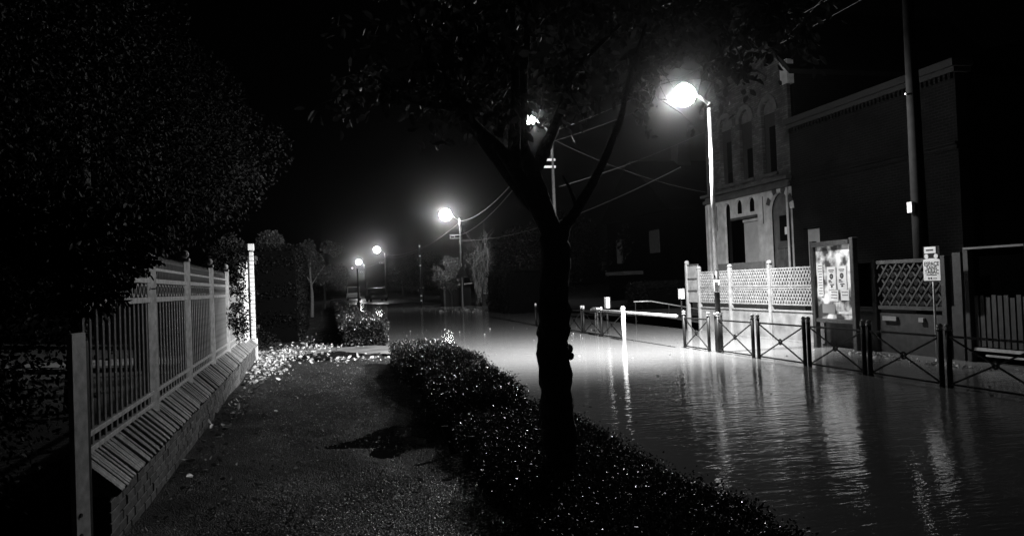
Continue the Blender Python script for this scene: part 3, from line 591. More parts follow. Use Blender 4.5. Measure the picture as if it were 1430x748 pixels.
# ---------------------------------------------------------------- barriers
def barrier(L, cross=True):
    T = thing('street_barrier', '', 'barrier', (0, 0, 0), 0, 'black cross braced barriers along the flooded kerb')
    for y in (0, L):
        MB().tube([(0, y, -.2), (0, y, .78)], .036, 12).build('post', M['iron'], T, True)
        b_ = MB().tube([(0, y, .78), (0, y, .8)], .044, 12); b_.ball((0, y, .835), .042, 12, 8); b_.build('ball_cap', M['iron_gloss'], T, True)
    MB().box(-.015, .015, .03, L - .03, .685, .715).build('top_rail', M['iron'], T)
    MB().box(-.015, .015, .03, L - .03, .035, .06).build('bottom_rail', M['iron'], T)
    c = L / 2; zc = .375
    for (a, b) in (((.035, .06), (L - .035, .685)), ((.035, .685), (L - .035, .06))):
        MB().bar((0.0 if a[1] < .3 else .012, a[0], a[1]), (0.0 if a[1] < .3 else .012, b[0], b[1]), .02, .02, (1, 0, 0)).build('cross_brace', M['iron'], T)
    rg = MB()
    for k in range(12):
        a, b = 2 * pi * k / 12, 2 * pi * (k + 1) / 12
        rg.bar((0, c + .045 * cos(a), zc + .045 * sin(a)), (0, c + .045 * cos(b), zc + .045 * sin(b)), .03, .014, (1, 0, 0))
    rg.build('centre_ring', M['iron'], T); return T
M['iron_gloss'] = mat('glossy_grey_cap', .35, .18, coat=.6)
spec = [(8.18, 15.47, 1.18, 'barrier panel left of the street lamp, nearest the white lattice corner'), (8.24, 13.78, 1.38, 'barrier panel just right of the street lamp'),
        (8.26, 12.12, 1.5, 'second barrier panel right of the street lamp, before the white lattice'), (8.27, 10.58, 1.42, 'barrier panel in front of the noticeboard'),
        (8.28, 9.02, 1.44, 'barrier panel in front of the dark utility pole'), (8.3, 7.4, 1.5, 'barrier panel cut by the right edge, in front of the gate'),
        (7.93, 19.9, 1.6, 'dim barrier panel beside the white bollard'), (7.97, 21.62, 1.6, 'dim barrier panel left of the white meter box'), (7.95, 23.35, 1.6, 'dim barrier panel hidden partly by the tree trunk'),
        (7.92, 25.1, 1.6, 'dim barrier panel right behind the tree trunk'), (7.88, 26.85, 1.7, 'farthest dim barrier panel, left of the tree trunk')]
protos = {}
for x, y, L, lab in spec:
    if L not in protos: protos[L] = barrier(L); T = protos[L]
    else: T = copy_tree(protos[L])
    T.location = (x, y, 0); T['label'] = lab
WB = thing('white_bollard', 'bright white ball topped bollard standing in the water', 'bollard', (7.9, 19.72, 0))
MB().tube([(0, 0, -.2), (0, 0, .82)], .055, 14).build('post', M['signw'], WB, True); MB().ball((0, 0, .87), .062).build('ball_cap', M['signw'], WB, True)
BA = thing('barrier_bar', 'long pale horizontal swing bar running from the thin twin posts to the barriers', 'bar', (8.05, 16.75, .74))
MB().tube([(0, 0, 0), (-.02, 5.9, .02)], .038, 12).build('bar', M['galv'], BA, True); MB().box(-.05, .05, 5.35, 5.75, -.06, .09).build('end_bracket', M['galv'], BA)
MB().tube([(0, 5.42, -.8), (0, 5.42, -.04)], .02, 8).build('leg', M['galv'], BA); MB().tube([(0, 5.6, -.8), (0, 5.6, -.04)], .02, 8).build('leg', M['galv'], BA)
for x, y, z0, z1, w, lab in ((8.5, 22.5, .79, 1.12, .1, 'small white box sign above the twin posts of the swing bar'), (11.25, 23, .95, 1.28, .13, 'small white letter box beside the tall lattice post')):
    T = thing('white_box', lab, 'box', (x, y, 0)); MB().box(-w / 2, w / 2, -.1, .1, z0, z1).build('case', M['signw'], T, bevel=.008); MB().box(w / 2 - .01, w / 2 + .05, -.06, .14, z0 + .01, z1 + .01).build('back_plate', M['iron'], T)
    MB().tube([(0, 0.02, -.1), (0, .02, z0)], .03, 8).build('stem', M['iron'], T)
hr = thing('ramp_handrail', 'thin pale sloping handrail on the right bank', 'handrail', (0, 0, 0))
MB().tube([(10.84, 26, .84), (11.5, 26, .83), (13.4, 26, .45)], .022, 8).build('rail', M['galv'], hr, True)
for x, z in ((10.9, .82), (12.2, .68), (13.3, .46)): MB().tube([(x, 26, -.1), (x, 26, z)], .018, 6).build('upright', M['iron'], hr)

# ---------------------------------------------------------------- white lattice fence on its wall
def lattice_mesh(W_, z0, z1, pitch, sw, th, m, name='lattice_panel', frame=.035):
    """pierced panel in the y-z plane, x=0 centre"""
    mb = MB(); w0, w1, a0, a1 = frame, W_ - frame, z0 + frame, z1 - frame
    mb.box(-th / 2, th / 2, 0, W_, z0, a0).box(-th / 2, th / 2, 0, W_, a1, z1).box(-th / 2, th / 2, 0, w0, a0, a1).box(-th / 2, th / 2, w1, W_, a0, a1)
    for sg in (1, -1):
        c = -4.
        while c < 6:
            pts = []
            for t in np.linspace(w0, w1, 2):
                pass
            # line: z = a0 + sg*(y - c)*1.25 clipped
            k = 1.5; ya, yb = c, c + sg * (a1 - a0) / k
            if sg > 0: A, B = (c, a0), (c + (a1 - a0) / k, a1)
            else: A, B = (c, a1), (c + (a1 - a0) / k, a0)
            y0c, y1c = max(A[0], w0), min(B[0], w1)
            if y1c - y0c > .02:
                f = lambda y: A[1] + (B[1] - A[1]) * (y - A[0]) / (B[0] - A[0])
                mb.bar((.004 * sg, y0c, f(y0c)), (.004 * sg, y1c, f(y1c)), sw, th * .55, (1, 0, 0))
            c += pitch
    return mb.mesh(name, m)
LFN = thing('lattice_fence', 'pale concrete lattice fence with round capped posts on a low rendered wall', 'fence', (10.88, 0, 0))
posts = [(21.78, 2.12), (21.02, 1.93), (19.22, 1.93), (17.27, 1.96), (15.45, 1.93)]
for y, h in posts:
    b_ = MB(); b_.box(-.06, .05, y - .05, y + .05, -.2, h - .05); b_.build('post', M['conc'], LFN, bevel=.012)
    b_ = MB(); b_.tube([(-.005, y, h - .05), (-.005, y, h - .02)], .075, 14); b_.ball((-.005, y, h - .01), .065, 14, 8, .7); b_.build('post_cap', M['conc'], LFN, True)
MB().box(.0, .14, 15.2, 20.97, -.2, .72).build('low_wall', M['wallc'], LFN)
MB().box(-.03, .17, 15.2, 20.97, .722, .76).build('wall_cap', M['wallc'], LFN, bevel=.006)
MB().box(-.05, .0, 15.2, 20.97, -.1, .05).build('plinth', M['conc'], LFN)
for i in range(1, 4):
    y1, y0 = posts[i][0] - .055, posts[i + 1][0] + .055
    for z0, z1 in ((.88, 1.31), (1.33, 1.79)):
        o = link('lattice_panel', lattice_mesh(y1 - y0, z0, z1, .112, .03, .035, M['conc']), LFN, (0, y0, 0))
for z0, z1 in ((.88, 1.22), (1.24, 1.58), (1.60, 2.0)):
    MB().box(-.02, .02, 21.08, 21.72, z0, z1).build('solid_panel', M['conc'], LFN, bevel=.008)
    MB().box(-.035, .035, 21.08, 21.72, z1 - .01, z1 + .03).build('panel_ledge', M['dconc'], LFN)
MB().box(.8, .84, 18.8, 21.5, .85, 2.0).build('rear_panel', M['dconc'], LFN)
# darker lattice fence behind pole
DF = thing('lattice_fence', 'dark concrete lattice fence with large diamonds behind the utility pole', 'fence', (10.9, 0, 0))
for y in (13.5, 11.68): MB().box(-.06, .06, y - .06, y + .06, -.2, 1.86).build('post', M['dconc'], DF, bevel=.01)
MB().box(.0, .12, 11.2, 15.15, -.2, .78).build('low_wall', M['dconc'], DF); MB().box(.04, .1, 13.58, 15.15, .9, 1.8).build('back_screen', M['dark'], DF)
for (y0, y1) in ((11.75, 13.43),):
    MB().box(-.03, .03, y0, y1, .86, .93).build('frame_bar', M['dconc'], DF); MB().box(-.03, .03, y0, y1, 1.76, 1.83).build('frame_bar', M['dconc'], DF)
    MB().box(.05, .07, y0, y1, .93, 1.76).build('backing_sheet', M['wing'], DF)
    for sg in (1, -1):
        c = y0 - .8
        while c < y1:
            A = (c, .93) if sg > 0 else (c, 1.76); B = (c + .72, 1.76) if sg > 0 else (c + .72, .93); ya, yb = max(A[0], y0), min(B[0], y1)
            if yb - ya > .05:
                f = lambda y: A[1] + (B[1] - A[1]) * (y - A[0]) / (B[0] - A[0])
                MB().bar((.012 * sg, ya, f(ya)), (.012 * sg, yb, f(yb)), .035, .02, (1, 0, 0)).build('slat', M['dconc'], DF)
            c += .24
for y, w in ((12.9, .38), (12.2, .12)):
    tag(MB().box(10.84, 10.895, y, y + w, .64, .72).build('wall_vent', M['conc']), 'small pale vent plate set in the dark wall, the %s one' % ('wide' if w > .2 else 'narrow'), 'vent plate')
# gate at right edge
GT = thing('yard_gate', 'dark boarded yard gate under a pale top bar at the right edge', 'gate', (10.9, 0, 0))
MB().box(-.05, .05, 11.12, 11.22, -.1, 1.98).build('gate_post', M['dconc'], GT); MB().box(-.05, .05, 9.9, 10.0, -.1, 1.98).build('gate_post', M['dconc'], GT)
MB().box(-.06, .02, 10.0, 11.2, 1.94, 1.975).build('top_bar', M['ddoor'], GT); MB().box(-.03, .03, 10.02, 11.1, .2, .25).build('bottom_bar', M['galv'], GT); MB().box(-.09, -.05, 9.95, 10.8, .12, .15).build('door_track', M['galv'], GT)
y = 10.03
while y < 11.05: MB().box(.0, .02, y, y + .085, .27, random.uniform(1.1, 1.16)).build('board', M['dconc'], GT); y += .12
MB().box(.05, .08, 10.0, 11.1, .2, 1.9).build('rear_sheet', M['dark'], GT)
ST = thing('gate_side_post', 'dark brick gate side pier between the smoking sign and the gate', 'pier', (10.95, 11.4, 0)); MB().box(-.1, .15, -.12, .12, -.1, .95).build('lower_shaft', M['dconc'], ST); MB().box(-.07, .12, -.09, .09, .95, 1.9).build('upper_shaft', M['mortar'], ST)
LB = thing('letter_box', 'small letter box glinting at the right edge beside the gate', 'letter box', (10.8, 9.75, 0)); MB().box(-.04, .1, -.12, .12, 1.15, 1.4).build('case', M['iron'], LB, bevel=.01); MB().box(-.06, -.03, -.12, .1, 1.38, 1.42).build('flap', M['chrome'], LB)

# ---------------------------------------------------------------- noticeboard
NB = thing('noticeboard', 'wooden framed glass noticeboard with pinned posters on two posts', 'noticeboard', (10.55, 0, 0))
for y in (15.0, 13.68): MB().box(-.06, .06, y - .055, y + .055, -.2, 2.33).build('post', M['wood'], NB, bevel=.008)
MB().box(-.08, .05, 13.74, 14.94, 2.2, 2.3).build('top_beam', M['wood'], NB, bevel=.006); MB().box(-.05, .05, 13.74, 14.94, .56, .64).build('bottom_beam', M['wood'], NB, bevel=.006)
M['board_reflection'] = mat('backboard_painted_reflection', .4, .6, (3.2, 1.0, 10))  # pale mottling paints in the reflection on the glass
for nd in M['board_reflection'].node_tree.nodes:
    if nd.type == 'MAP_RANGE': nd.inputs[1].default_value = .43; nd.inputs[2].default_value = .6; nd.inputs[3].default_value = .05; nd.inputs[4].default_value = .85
MB().box(.01, .04, 13.74, 14.94, .64, 2.2).build('backboard', M['board_reflection'], NB)
def paper(y, z, w, h, lab, emblem=False, m='paper', tilt=0.):
    T = thing('poster', lab, 'poster', (10.545, y, z)); T.rotation_euler = (tilt, 0, 0)
    MB().box(0, .004, -w / 2, w / 2, -h / 2, h / 2).build('sheet', M[m], T)
    q = -.002
    if emblem:
        MB().tube([(q, 0, .045), (0, 0, .045)], .06, 16).build('round_emblem', M['ink'], T)
        MB().tube([(q - .002, 0, .045), (q, 0, .045)], .03, 14).build('emblem_centre', M['greyink'], T)
        l = MB().box(q, 0, -.09, .09, .165, .185).box(q, 0, -.06, .06, .135, .148); l.box(q, 0, .02, .1, -.06, -.03).box(q, 0, -.02, .1, -.09, -.07).box(q, 0, -.08, .06, -.14, -.12).box(q, 0, -.03, .03, -.19, -.15); l.build('printed_lines', M['ink'], T)
    else:
        l = MB()
        for k in range(int(h / .06) - 1): l.box(q, 0, -w * .38, w * random.uniform(.1, .38), h / 2 - .06 - k * .06, h / 2 - .04 - k * .06)
        l.build('printed_lines', M['greyink'], T)
    return T
paper(14.41, 1.5, .29, .5, 'left poster of the white pair with a round dark emblem', True); paper(14.07, 1.51, .29, .5, 'right poster of the white pair with a round dark emblem', True)
paper(14.8, 1.47, .2, .72, 'narrow white printed sheet at the left inside the noticeboard'); paper(14.36, 1.14, .3, .24, 'small printed sheet under the left emblem poster', tilt=.03); paper(14.0, 1.15, .26, .22, 'small printed sheet under the right emblem poster')
paper(14.55, .86, .42, .2, 'grey lettered strip at the lower left of the noticeboard', m='greyink'); paper(14.0, .78, .45, .05, 'thin white strip at the bottom of the noticeboard')

# ---------------------------------------------------------------- smoke free sign
SG = thing('smoke_free_sign', 'white sign on a thin pole reading ESPACE SANS TABAC', 'sign', (10.5, 11.55, 0), radians(-84))
SG.scale = (1.0, 1, 1)
MB().tube([(0, 0.02, -.2), (0, .02, 1.98)], .018, 8).build('pole', M['galv'], SG, True)
pts = [(-.175, 1.42), (.175, 1.42), (.175, 1.78)] + [(.175 * cos(pi * k / 10) * 1.0, 1.78 + .035 * sin(pi * k / 10)) for k in range(1, 10)] + [(-.175, 1.78)]
MB().prism(pts, -.006, .0, 1).build('panel', M['signw'], SG)
MB().box(-.14, .1, -.006, 0, 1.905, 2.02).build('top_label', M['signw'], SG)
MB().box(-.17, .17, 0.001, .008, 1.4, 2.03).build('back_plate', M['iron'], SG)
for x in (-.1, .1): MB().tube([(x, -.008, 1.852), (x, 0, 1.852)], .042, 16).build('round_symbol', M['signw'], SG)
for i, t in enumerate(('ESPACE', 'SANS', 'TABAC')): text('lettering', t, .098, M['ink'], SG, (0, -.0065, 1.685 - i * .072), (pi / 2, 0, 0), sx=.95)
MB().box(-.11, .1, -.009, -.0065, 1.515, 1.528).build('underline', M['ink'], SG)
for x in (-.065, -.015): MB().tube([(x, -.009, 1.462), (x, -.0065, 1.462)], .018, 10).build('small_logo', M['ink'], SG)
MB().box(.02, .1, -.009, -.0065, 1.455, 1.468).build('small_print', M['greyink'], SG)
MB().box(-.1, .05, -.009, -.0065, 1.95, 1.975).build('small_print', M['ink'], SG)

# ---------------------------------------------------------------- gabled stone house and its brick wing
GH = thing('gabled_house', 'tall gabled stone house with round arched windows behind the white lattice', 'house', (15, 0, 0))
def arch(yc, w, z0, zs, n=10):        # opening outline: straight jambs to zs, round head
    r = w / 2
    return [(yc - r, z0), (yc + r, z0), (yc + r, zs)] + [(yc + r * cos(pi * k / n), zs + r * sin(pi * k / n)) for k in range(1, n)] + [(yc - r, zs)]
Y0, Y1 = 22.42, 28.1
from mathutils.geometry import tessellate_polygon
def walled(outer, holes, x0, x1):
    """a wall slab in the y-z plane with real openings; x0 is its front face"""
    loops = [[Vector((y, z, 0)) for y, z in l] for l in [outer] + holes]; tris = tessellate_polygon(loops)
    flat = [(p.x, p.y) for l in loops for p in l]; n = len(flat); mb = MB()
    vs = [(x0, y, z) for y, z in flat] + [(x1, y, z) for y, z in flat]; fs = [tuple(t) for t in tris] + [tuple(n + i for i in reversed(t)) for t in tris]; o_ = 0
    for l in loops:
        k = len(l)
        for i in range(k): a, b = o_ + i, o_ + (i + 1) % k; fs.append((a, b, n + b, n + a))
        o_ += k
    mb.add(vs, fs); return mb
low_open = [[(24.42, .5), (26.75, .5), (26.75, 4.15)] + [(26.52 + .23 * cos(pi * k / 8), 4.15 + .23 * sin(pi * k / 8)) for k in range(1, 8)] + [(26.29, 4.15), (26.29, 3.78), (24.42, 3.78)],
            arch(25.68, .46, 3.9, 4.2), arch(24.83, .46, 3.9, 4.2), arch(23.05, 1.25, .5, 3.75)]
walled([(Y0, 0), (Y1, 0), (Y1, 4.5), (Y0, 4.5)], low_open, 0, .1).build('ground_floor_wall', M['stone'], GH)
up_open = [arch(26.5, .85, 5.1, 7.2), arch(25.07, .85, 5.1, 7.2), arch(23.6, .85, 5.1, 7.2)]
walled([(Y0, 4.85), (Y1, 4.85), (Y1, 8.4), ((Y0 + Y1) / 2, 11.2), (Y0, 8.4)], up_open, .06, .18).build('gable_wall', M['facade'], GH)
MB().box(-.12, .36, Y0 - .06, Y1 + .08, 4.5, 4.62).box(-.04, .36, Y0 - .02, Y1 + .04, 4.622, 4.75).box(-.2, .36, Y0 - .1, Y1 + .12, 4.752, 4.85).build('string_course', M['dstone'], GH)
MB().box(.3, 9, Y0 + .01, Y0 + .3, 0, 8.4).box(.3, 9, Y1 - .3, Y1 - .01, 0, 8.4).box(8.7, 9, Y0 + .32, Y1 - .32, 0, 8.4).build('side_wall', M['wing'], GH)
mid = (Y0 + Y1) / 2
mb = MB(); mb.prism([(Y0 - .3, 8.3), (mid, 11.4), (mid, 11.25), (Y0 - .25, 8.15)], .0, 9.2); mb.prism([(Y1 + .3, 8.3), (mid, 11.4), (mid, 11.25), (Y1 + .25, 8.15)], .0, 9.2); mb.build('roof', M['slate'], GH)
MB().box(.05, .3, Y0 - .06, Y0 + .35, 7.9, 8.7).build('kneeler', M['stone'], GH)
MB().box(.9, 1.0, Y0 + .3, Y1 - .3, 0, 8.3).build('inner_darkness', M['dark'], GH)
for i, (yc) in enumerate((26.5, 25.07, 23.6)):
    f = MB(); 
    for k in range(10):
        a, b = pi * k / 10, pi * (k + 1) / 10
        f.hexa([(.02, yc + r_ * cos(t_), 7.2 + r_ * sin(t_)) for r_, t_ in ((.43, a), (.6, a), (.6, b), (.43, b))] + [(.1, yc + r_ * cos(t_), 7.2 + r_ * sin(t_)) for r_, t_ in ((.43, a), (.6, a), (.6, b), (.43, b))])
    f.build('arch_surround', M['ddoor'], GH)
    w_ = MB().prism(arch(yc, .9, 5.08, 7.2), .19, .23).build('window', M['mortar'], GH)
    MB().prism([(yc - .42, 7.18), (yc + .42, 7.18)] + [(yc + .42 * cos(pi * k / 8), 7.2 + .42 * sin(pi * k / 8)) for k in range(1, 8)], .16, .185).build('fanlight', M['ddoor'], w_)
    MB().box(.15, .185, yc - .41, yc - .29, 5.12, 7.1).build('frame', M['door'], w_)
    MB().box(.16, .185, yc - .25, yc + .1, 5.15, 6.7 if i != 1 else 6.2).build('pane', M['glass'], w_)
    MB().box(-.02, .3, yc - .5, yc + .5, 4.99, 5.1).build('sill', M['dstone'], GH)
D1 = MB().box(.12, .17, 24.42, 25.55, .6, 3.55).build('door', M['door'], GH); MB().box(.1, .17, 24.43, 25.6, 3.57, 3.66).build('lintel_trim', M['stone'], D1)
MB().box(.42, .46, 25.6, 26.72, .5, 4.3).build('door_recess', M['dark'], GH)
MB().prism([(24.45, 3.69), (26.25, 3.69), (26.25, 3.775), (24.45, 3.775)], -.03, .09).build('lintel', M['dstone'], GH)
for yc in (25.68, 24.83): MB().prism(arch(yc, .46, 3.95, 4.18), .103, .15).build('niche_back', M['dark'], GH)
W4 = MB().prism(arch(23.05, 1.3, .45, 3.75), .16, .2).build('window', M['ddoor'], GH)
MB().box(.13, .155, 22.75, 23.3, 2.75, 3.6).build('pane', M['glass'], W4); MB().box(.12, .128, 22.8, 23.0, 2.95, 3.2).build('pale_curtain', M['signw'], W4)
MB().box(.11, .155, 22.65, 23.45, 2.5, 2.6).build('transom', M['ddoor'], W4); MB().box(.12, .15, 23.05, 23.1, .6, 2.5).build('mullion', M['ddoor'], W4)
for k in range(9):     # arch stones of the right-hand opening
    a, b = pi * k / 9 + .02, pi * (k + 1) / 9 - .02
    MB().hexa([(-.03, 23.05 + r_ * cos(t_), 3.75 + r_ * sin(t_)) for r_, t_ in ((.635, a), (.83, a), (.83, b), (.635, b))] + [(-.001, 23.05 + r_ * cos(t_), 3.75 + r_ * sin(t_)) for r_, t_ in ((.635, a), (.83, a), (.83, b), (.635, b))]).build('arch_stone', M['dstone'] if k % 2 else M['stone'], GH)
for y in (27.3, 24.05): MB().box(-.012, .0, y - .02, y + .02, 3.4, 4.35).build('drain_slot', M['dstone'], GH)
MB().box(-.05, -.001, 27.9, 28.12, 0, 4.45).build('corner_pilaster', M['stone'], GH)
MB().tube([(-.06, Y0 + .1, .2), (-.06, Y0 + .1, 4.48)], .04, 8).build('drainpipe', M['stone'], GH, True)
SR = thing('step_railing', 'dark step railing with a pale top rail in front of the house door', 'railing', (13.6, 0, 0))
MB().tube([(0, 22.0, 1.98), (0, 24.2, 1.98)], .025, 8).build('top_rail', M['galv'], SR); MB().tube([(0, 22.0, 1.78), (0, 24.0, 1.78)], .018, 8).build('rail', M['iron'], SR)
for y in (22.0, 23.0, 24.15): MB().tube([(0, y, .2), (0, y, 1.98)], .02, 8).build('upright', M['iron'], SR)
MB().box(-.05, 1.35, 21.8, 26.8, .2, 1.15).build('landing', M['dconc'], SR)
WG = thing('brick_wing', 'long dark brick building with a cornice right of the gabled house', 'building', (15.02, 0, 0))
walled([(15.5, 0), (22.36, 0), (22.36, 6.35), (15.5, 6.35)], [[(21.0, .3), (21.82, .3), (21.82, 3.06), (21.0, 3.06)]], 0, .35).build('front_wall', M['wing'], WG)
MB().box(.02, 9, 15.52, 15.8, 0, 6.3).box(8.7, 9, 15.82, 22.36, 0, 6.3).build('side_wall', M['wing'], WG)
MB().box(-.1, .4, 15.42, 22.36, 6.36, 6.48).box(-.2, .4, 15.35, 22.36, 6.482, 6.66).build('cornice', M['mortar'], WG)
MB().box(-.05, -.002, 15.5, 22.36, 4.5, 4.62).box(-.09, -.002, 15.5, 22.36, 4.622, 4.68).build('string_course', M['wing'], WG)
for k in range(44): MB().box(-.09, -.002, 15.55 + k * .155, 15.63 + k * .155, 6.22, 6.355).build('dentil', M['wing'], WG)
MB().box(.15, .2, 21.02, 21.8, .3, 3.04).build('door', M['door'], WG)
mb = MB(); mb.hexa([(-.1, 15.4, 6.67), (9, 15.4, 6.67), (9, 22.36, 6.67), (-.1, 22.36, 6.67), (4, 15.4, 7.7), (5, 15.4, 7.7), (5, 22.36, 7.7), (4, 22.36, 7.7)]); mb.build('roof', M['slate'], WG)

# ---------------------------------------------------------------- far right bank: wall, house, shrubs, signs
FW = thing('garden_wall', 'dark far garden wall with white dashes painting wet glints along its top, below the big lamp', 'wall', (12.3, 0, 0))
MB().box(0, .2, 46.5, 60.5, -.2, .95).build('wall', M['dconc'], FW)
for y0, y1 in ((46.8, 49.0), (49.6, 50.4), (51.6, 53.2), (53.6, 54.8), (57.2, 58.2), (58.6, 59.4)): MB().box(-.06, .22, y0, y1, .952, 1.02).build('coping_stone', M['white'], FW)  # separate white blocks paint in wet glints along the coping
ever('low shrubs hanging over the far garden wall', [(12.7, 50, 1.3), (12.8, 53, 1.4), (12.9, 56, 1.5), (12.2, 47.5, .8), (12.3, 58, .7)], [.8, .9, .9, .5, .5], 3000, .1, name='wall_shrub', cat='shrub')
T = thing('autumn_tree', 'pale lit bushy tree behind the big lamp pole', 'tree', (10.1, 62, 0)); mb = MB(); limb(mb, [(0, 0, 0), (0, 0, 1.5), (.2, 0, 3)], .12, .04, 8); limb(mb, [(0, 0, 1), (-.8, 0, 2.2), (-1.2, 0, 3)], .08, .03, 6); mb.build('trunk', M['bark'], T, True)
cs = [(random.uniform(-1.4, .9), random.uniform(-.6, .6), random.uniform(1.7, 3.7)) for _ in range(16)]; P, D = clumps(cs, [random.uniform(.3, .62) for _ in cs], 4200); foliage('crown', P, .13, M['far'], T, D, .2)
T = thing('bare_shrub', 'tall thin bare branched tree just right of the big lamp pole', 'tree', (12.6, 63, 0)); mb = MB()
for k in range(26):
    a = random.uniform(0, 6.28); h = random.uniform(3.5, 7.0); limb(mb, [(random.uniform(-.4, .8), 0, 0), (random.uniform(-.5, 1.1), .2 * sin(a), h * .4), (random.uniform(-.7, 1.3), .6 * sin(a), h * .75), (random.uniform(-1.1, 1.8), .8 * sin(a), h)], .022, .008, 5, 3)
mb.build('branches', M['pbark'], T)['kind'] = 'stuff'
P, D = clumps([(random.uniform(-.9, 1.2), random.uniform(-.5, .5), random.uniform(2, 6.5)) for _ in range(14)], [.5] * 14, 1100); foliage('crown', P, .1, M['far'], T, D)
for lab, cs_, rs_, n in (('dark tree mass behind the far garden wall', [(16, 62, 4), (18, 58, 4.5), (15, 56, 3), (20, 62, 5), (17, 54, 2.4)], [2.4, 2.8, 1.8, 2.8, 1.6], 9000), ('dark tree mass beside the shadowy house', [(19, 42, 4), (21, 44, 5), (18.5, 45, 3)], [2.2, 2.6, 1.8], 7000),
                         ('dark trees at the end of the road', [(12.5, 125, 3), (15, 130, 4), (13, 112, 2.5), (16, 118, 4)], [2.5, 3.2, 1.8, 3], 5000), ('dark trees along the left side of the far road', [(-2, 130, 3.5), (0, 150, 4), (-3, 110, 3.5), (-1.2, 84, 3)], [3, 3.4, 2.6, 1.5], 6000)):
    ever(lab, cs_, rs_, n, .2, ([(cs_[0][0], cs_[0][1], 0), (cs_[0][0], cs_[0][1], cs_[0][2])], .25, .1))
HO = thing('shadowed_house', 'barely visible dark house with a pale shutter behind the barriers', 'house', (17.2, 36, 0))
MB().box(0, 8, 0, 9, .2, 5.2).build('wall', M['dark'], HO); mb = MB(); mb.prism([(-.4, 5.1), (4.5, 8.3), (9.4, 5.1)], -.3, 8.3); mb.build('roof', M['dark'], HO)
MB().box(-.06, -.001, 1.4, 2.6, 3.0, 4.2).build('window', M['dconc'], HO); MB().box(-.06, -.001, 6.6, 7.4, 2.6, 4.0).build('window', M['dconc'], HO); MB().box(-1.2, -.05, 3.6, 6.4, 1.9, 2.1).build('porch_roof', M['dconc'], HO)
MB().box(2.5, 3.3, 4.0, 4.8, 7.4, 9.2).build('chimney', M['wing'], HO)
WS = thing('warning_sign', 'triangular road warning sign seen beside the big lamp pole', 'sign', (9.95, 56, 0))
MB().tube([(0, 0, -.1), (0, 0, 3.3)], .04, 8).build('pole', M['galv'], WS)
for a, b in (((-.42, 2.3), (.42, 2.3)), ((.42, 2.3), (0, 3.05)), ((0, 3.05), (-.42, 2.3))): MB().bar((a[0], -.07, a[1]), (b[0], -.07, b[1]), .07, .02, (0, 1, 0)).build('border', M['dconc'], WS)
MB().prism([(-.4, 2.33), (.4, 2.33), (0, 3.0)], -.055, -.0515, 1).build('plate', M['dconc'], WS)
BP2 = thing('marker_post', 'thin post with small bright reflector bands left of the pale bushy tree', 'post', (7.9, 64, 0)); MB().tube([(0, 0, -.1), (0, 0, 5.6)], .05, 8).build('pole', M['iron'], BP2)
for z in (5.0, 4.2, 3.4, .9, .5): MB().tube([(0, 0, z), (0, 0, z + .1)], .075, 8).build('reflector', M['white'], BP2)
for x, y, lab in ((9.6, 78, 'thin dark post standing on the far right shore'), (10.6, 84, 'thin dark post beside the far bank trees')):
    T = thing('dark_post', lab, 'post', (x, y, 0)); MB().tube([(0, 0, 0), (0, 0, 3.2)], .07, 8).build('pole', M['dconc'], T); MB().ball((0, 0, 1.6), .09).build('reflector', M['white'], T)
BS = thing('bank_shed', 'low dark shed with a pale door post on the far right bank', 'shed', (9.6, 62.5, 0)); MB().box(0, 2.2, 0, 2, 0, 1.5).build('wall', M['mortar'], BS); MB().hexa([(-.2, -.2, 1.5), (2.3, -.2, 1.8), (2.3, 2.2, 1.8), (-.2, 2.2, 1.5), (-.2, -.2, 1.56), (2.3, -.2, 1.86), (2.3, 2.2, 1.86), (-.2, 2.2, 1.56)]).build('roof', M['galv'], BS); MB().box(-.05, .08, -.05, .08, 0, 1.45).build('door_post', M['conc'], BS)
# slim left post near far hedge (dark silhouette)
T = thing('dark_post', 'slim dark post standing beyond the end of the low hedges', 'post', (2.05, 47, 0)); MB().tube([(0, 0, -.1), (0, 0, 2.9)], .05, 8).build('pole', M['iron'], T); MB().tube([(0, 0, 0), (0, 0, .9)], .1, 8).build('foot', M['iron'], T); MB().ball((-.3, 0, 2.95), .06).build('reflector', M['glow_dot'], T)  # reflector glows by itself, its glint put in as emission

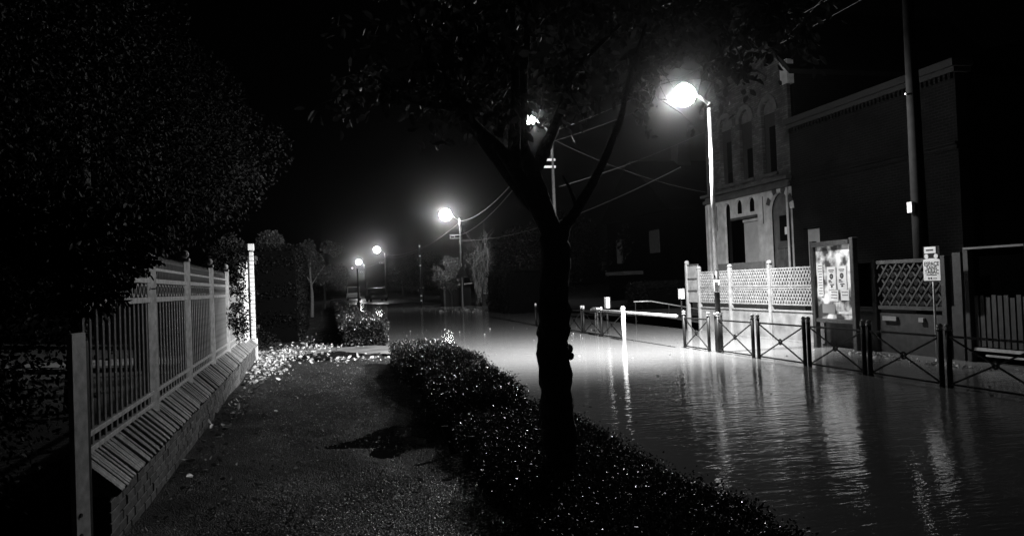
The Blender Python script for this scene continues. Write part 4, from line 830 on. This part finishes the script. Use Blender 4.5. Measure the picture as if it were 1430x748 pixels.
# ---------------------------------------------------------------- far vehicles
def vehicle(label, x, y, w, l, h, body, van, rz=0):
    T = thing('parked_car', label, 'car', (x, y, .05), rz)
    c = .58 * h if not van else .5 * h
    prof = [(0, .28), (0, c * .9), (.06 * l, c), (.2 * l, c * 1.04), (.3 * l, h * .97), (.38 * l, h), (.86 * l, h * .98), (l * .97, c * 1.05), (l, c * .9), (l, .28)]
    mb = MB(); n = len(prof); ins = .1
    A = [(-w / 2 + (ins if z > c else 0), yy, z) for yy, z in prof]; B = [(w / 2 - (ins if z > c else 0), yy, z) for yy, z in prof]
    mb.add(A + B, [tuple(range(n)), tuple(reversed(range(n, 2 * n)))] + [(i, n + i, n + (i + 1) % n, (i + 1) % n) for i in range(n)]); mb.build('body', M[body], T, bevel=.04)
    MB().hexa([(-w / 2 + .2, .205 * l, c * 1.1), (w / 2 - .2, .205 * l, c * 1.1), (w / 2 - .2, .23 * l, c * 1.1), (-w / 2 + .2, .23 * l, c * 1.1), (-w / 2 + .25, .28 * l, h * .94), (w / 2 - .25, .28 * l, h * .94), (w / 2 - .25, .31 * l, h * .94), (-w / 2 + .25, .31 * l, h * .94)]).build('windscreen', M['glass'], T)
    for s in (-1, 1):
        MB().box(s * w / 2 - .1 - .01, s * w / 2 + -.1 + .22 if s < 0 else s * w / 2 - .09, .36 * l, .82 * l, c * 1.12, h * .9).build('side_window', M['glass'], T)
        MB().box(s * (w / 2 - .3) - .14, s * (w / 2 - .3) + .14, -.03, .0, c * .6, c * .78).build('headlight', M['chrome'], T)
        for yy in (.2 * l, .8 * l):
            wh = MB().tube([(s * (w / 2 - .12) - .1, yy, .32), (s * (w / 2 - .12) + .13, yy, .32)], .32, 14).build('wheel', M['tyre'], T); MB().tube([(s * (w / 2 + .02) - .01, yy, .32), (s * (w / 2 + .02) + .01, yy, .32)], .18, 10).build('rim', M['chrome'], wh)
    MB().box(-w / 2 + .1, w / 2 - .1, -.06, .0, .3, .48).build('bumper', M['iron'], T)
    return T
vehicle('dark sport utility car stopped at the far end of the flooded road', 7.0, 100, 2.2, 4.6, 1.75, 'car', False, radians(6))
vehicle('pale van stopped behind the dark car, left of it', 4.4, 118, 2.0, 5.0, 2.1, 'lcar', True, radians(-4))

# ---------------------------------------------------------------- haze volume, added to make the bloom round the lamps
hz = MB().box(-60, 90, -30, 240, -1.3, 14).build('added_haze_volume', None if False else M['dark']); hz['kind'] = 'stuff'
hm = bpy.data.materials.new('bloom_haze'); hm.use_nodes = True; N = hm.node_tree.nodes; N.remove(N['Principled BSDF'])
pv = N.new('ShaderNodeVolumePrincipled'); pv.inputs['Density'].default_value = HAZE; pv.inputs['Anisotropy'].default_value = .985; pv.inputs['Color'].default_value = (1, 1, 1, 1)
hm.node_tree.links.new(pv.outputs[0], N['Material Output'].inputs['Volume']); hz.data.materials.clear(); hz.data.materials.append(hm)
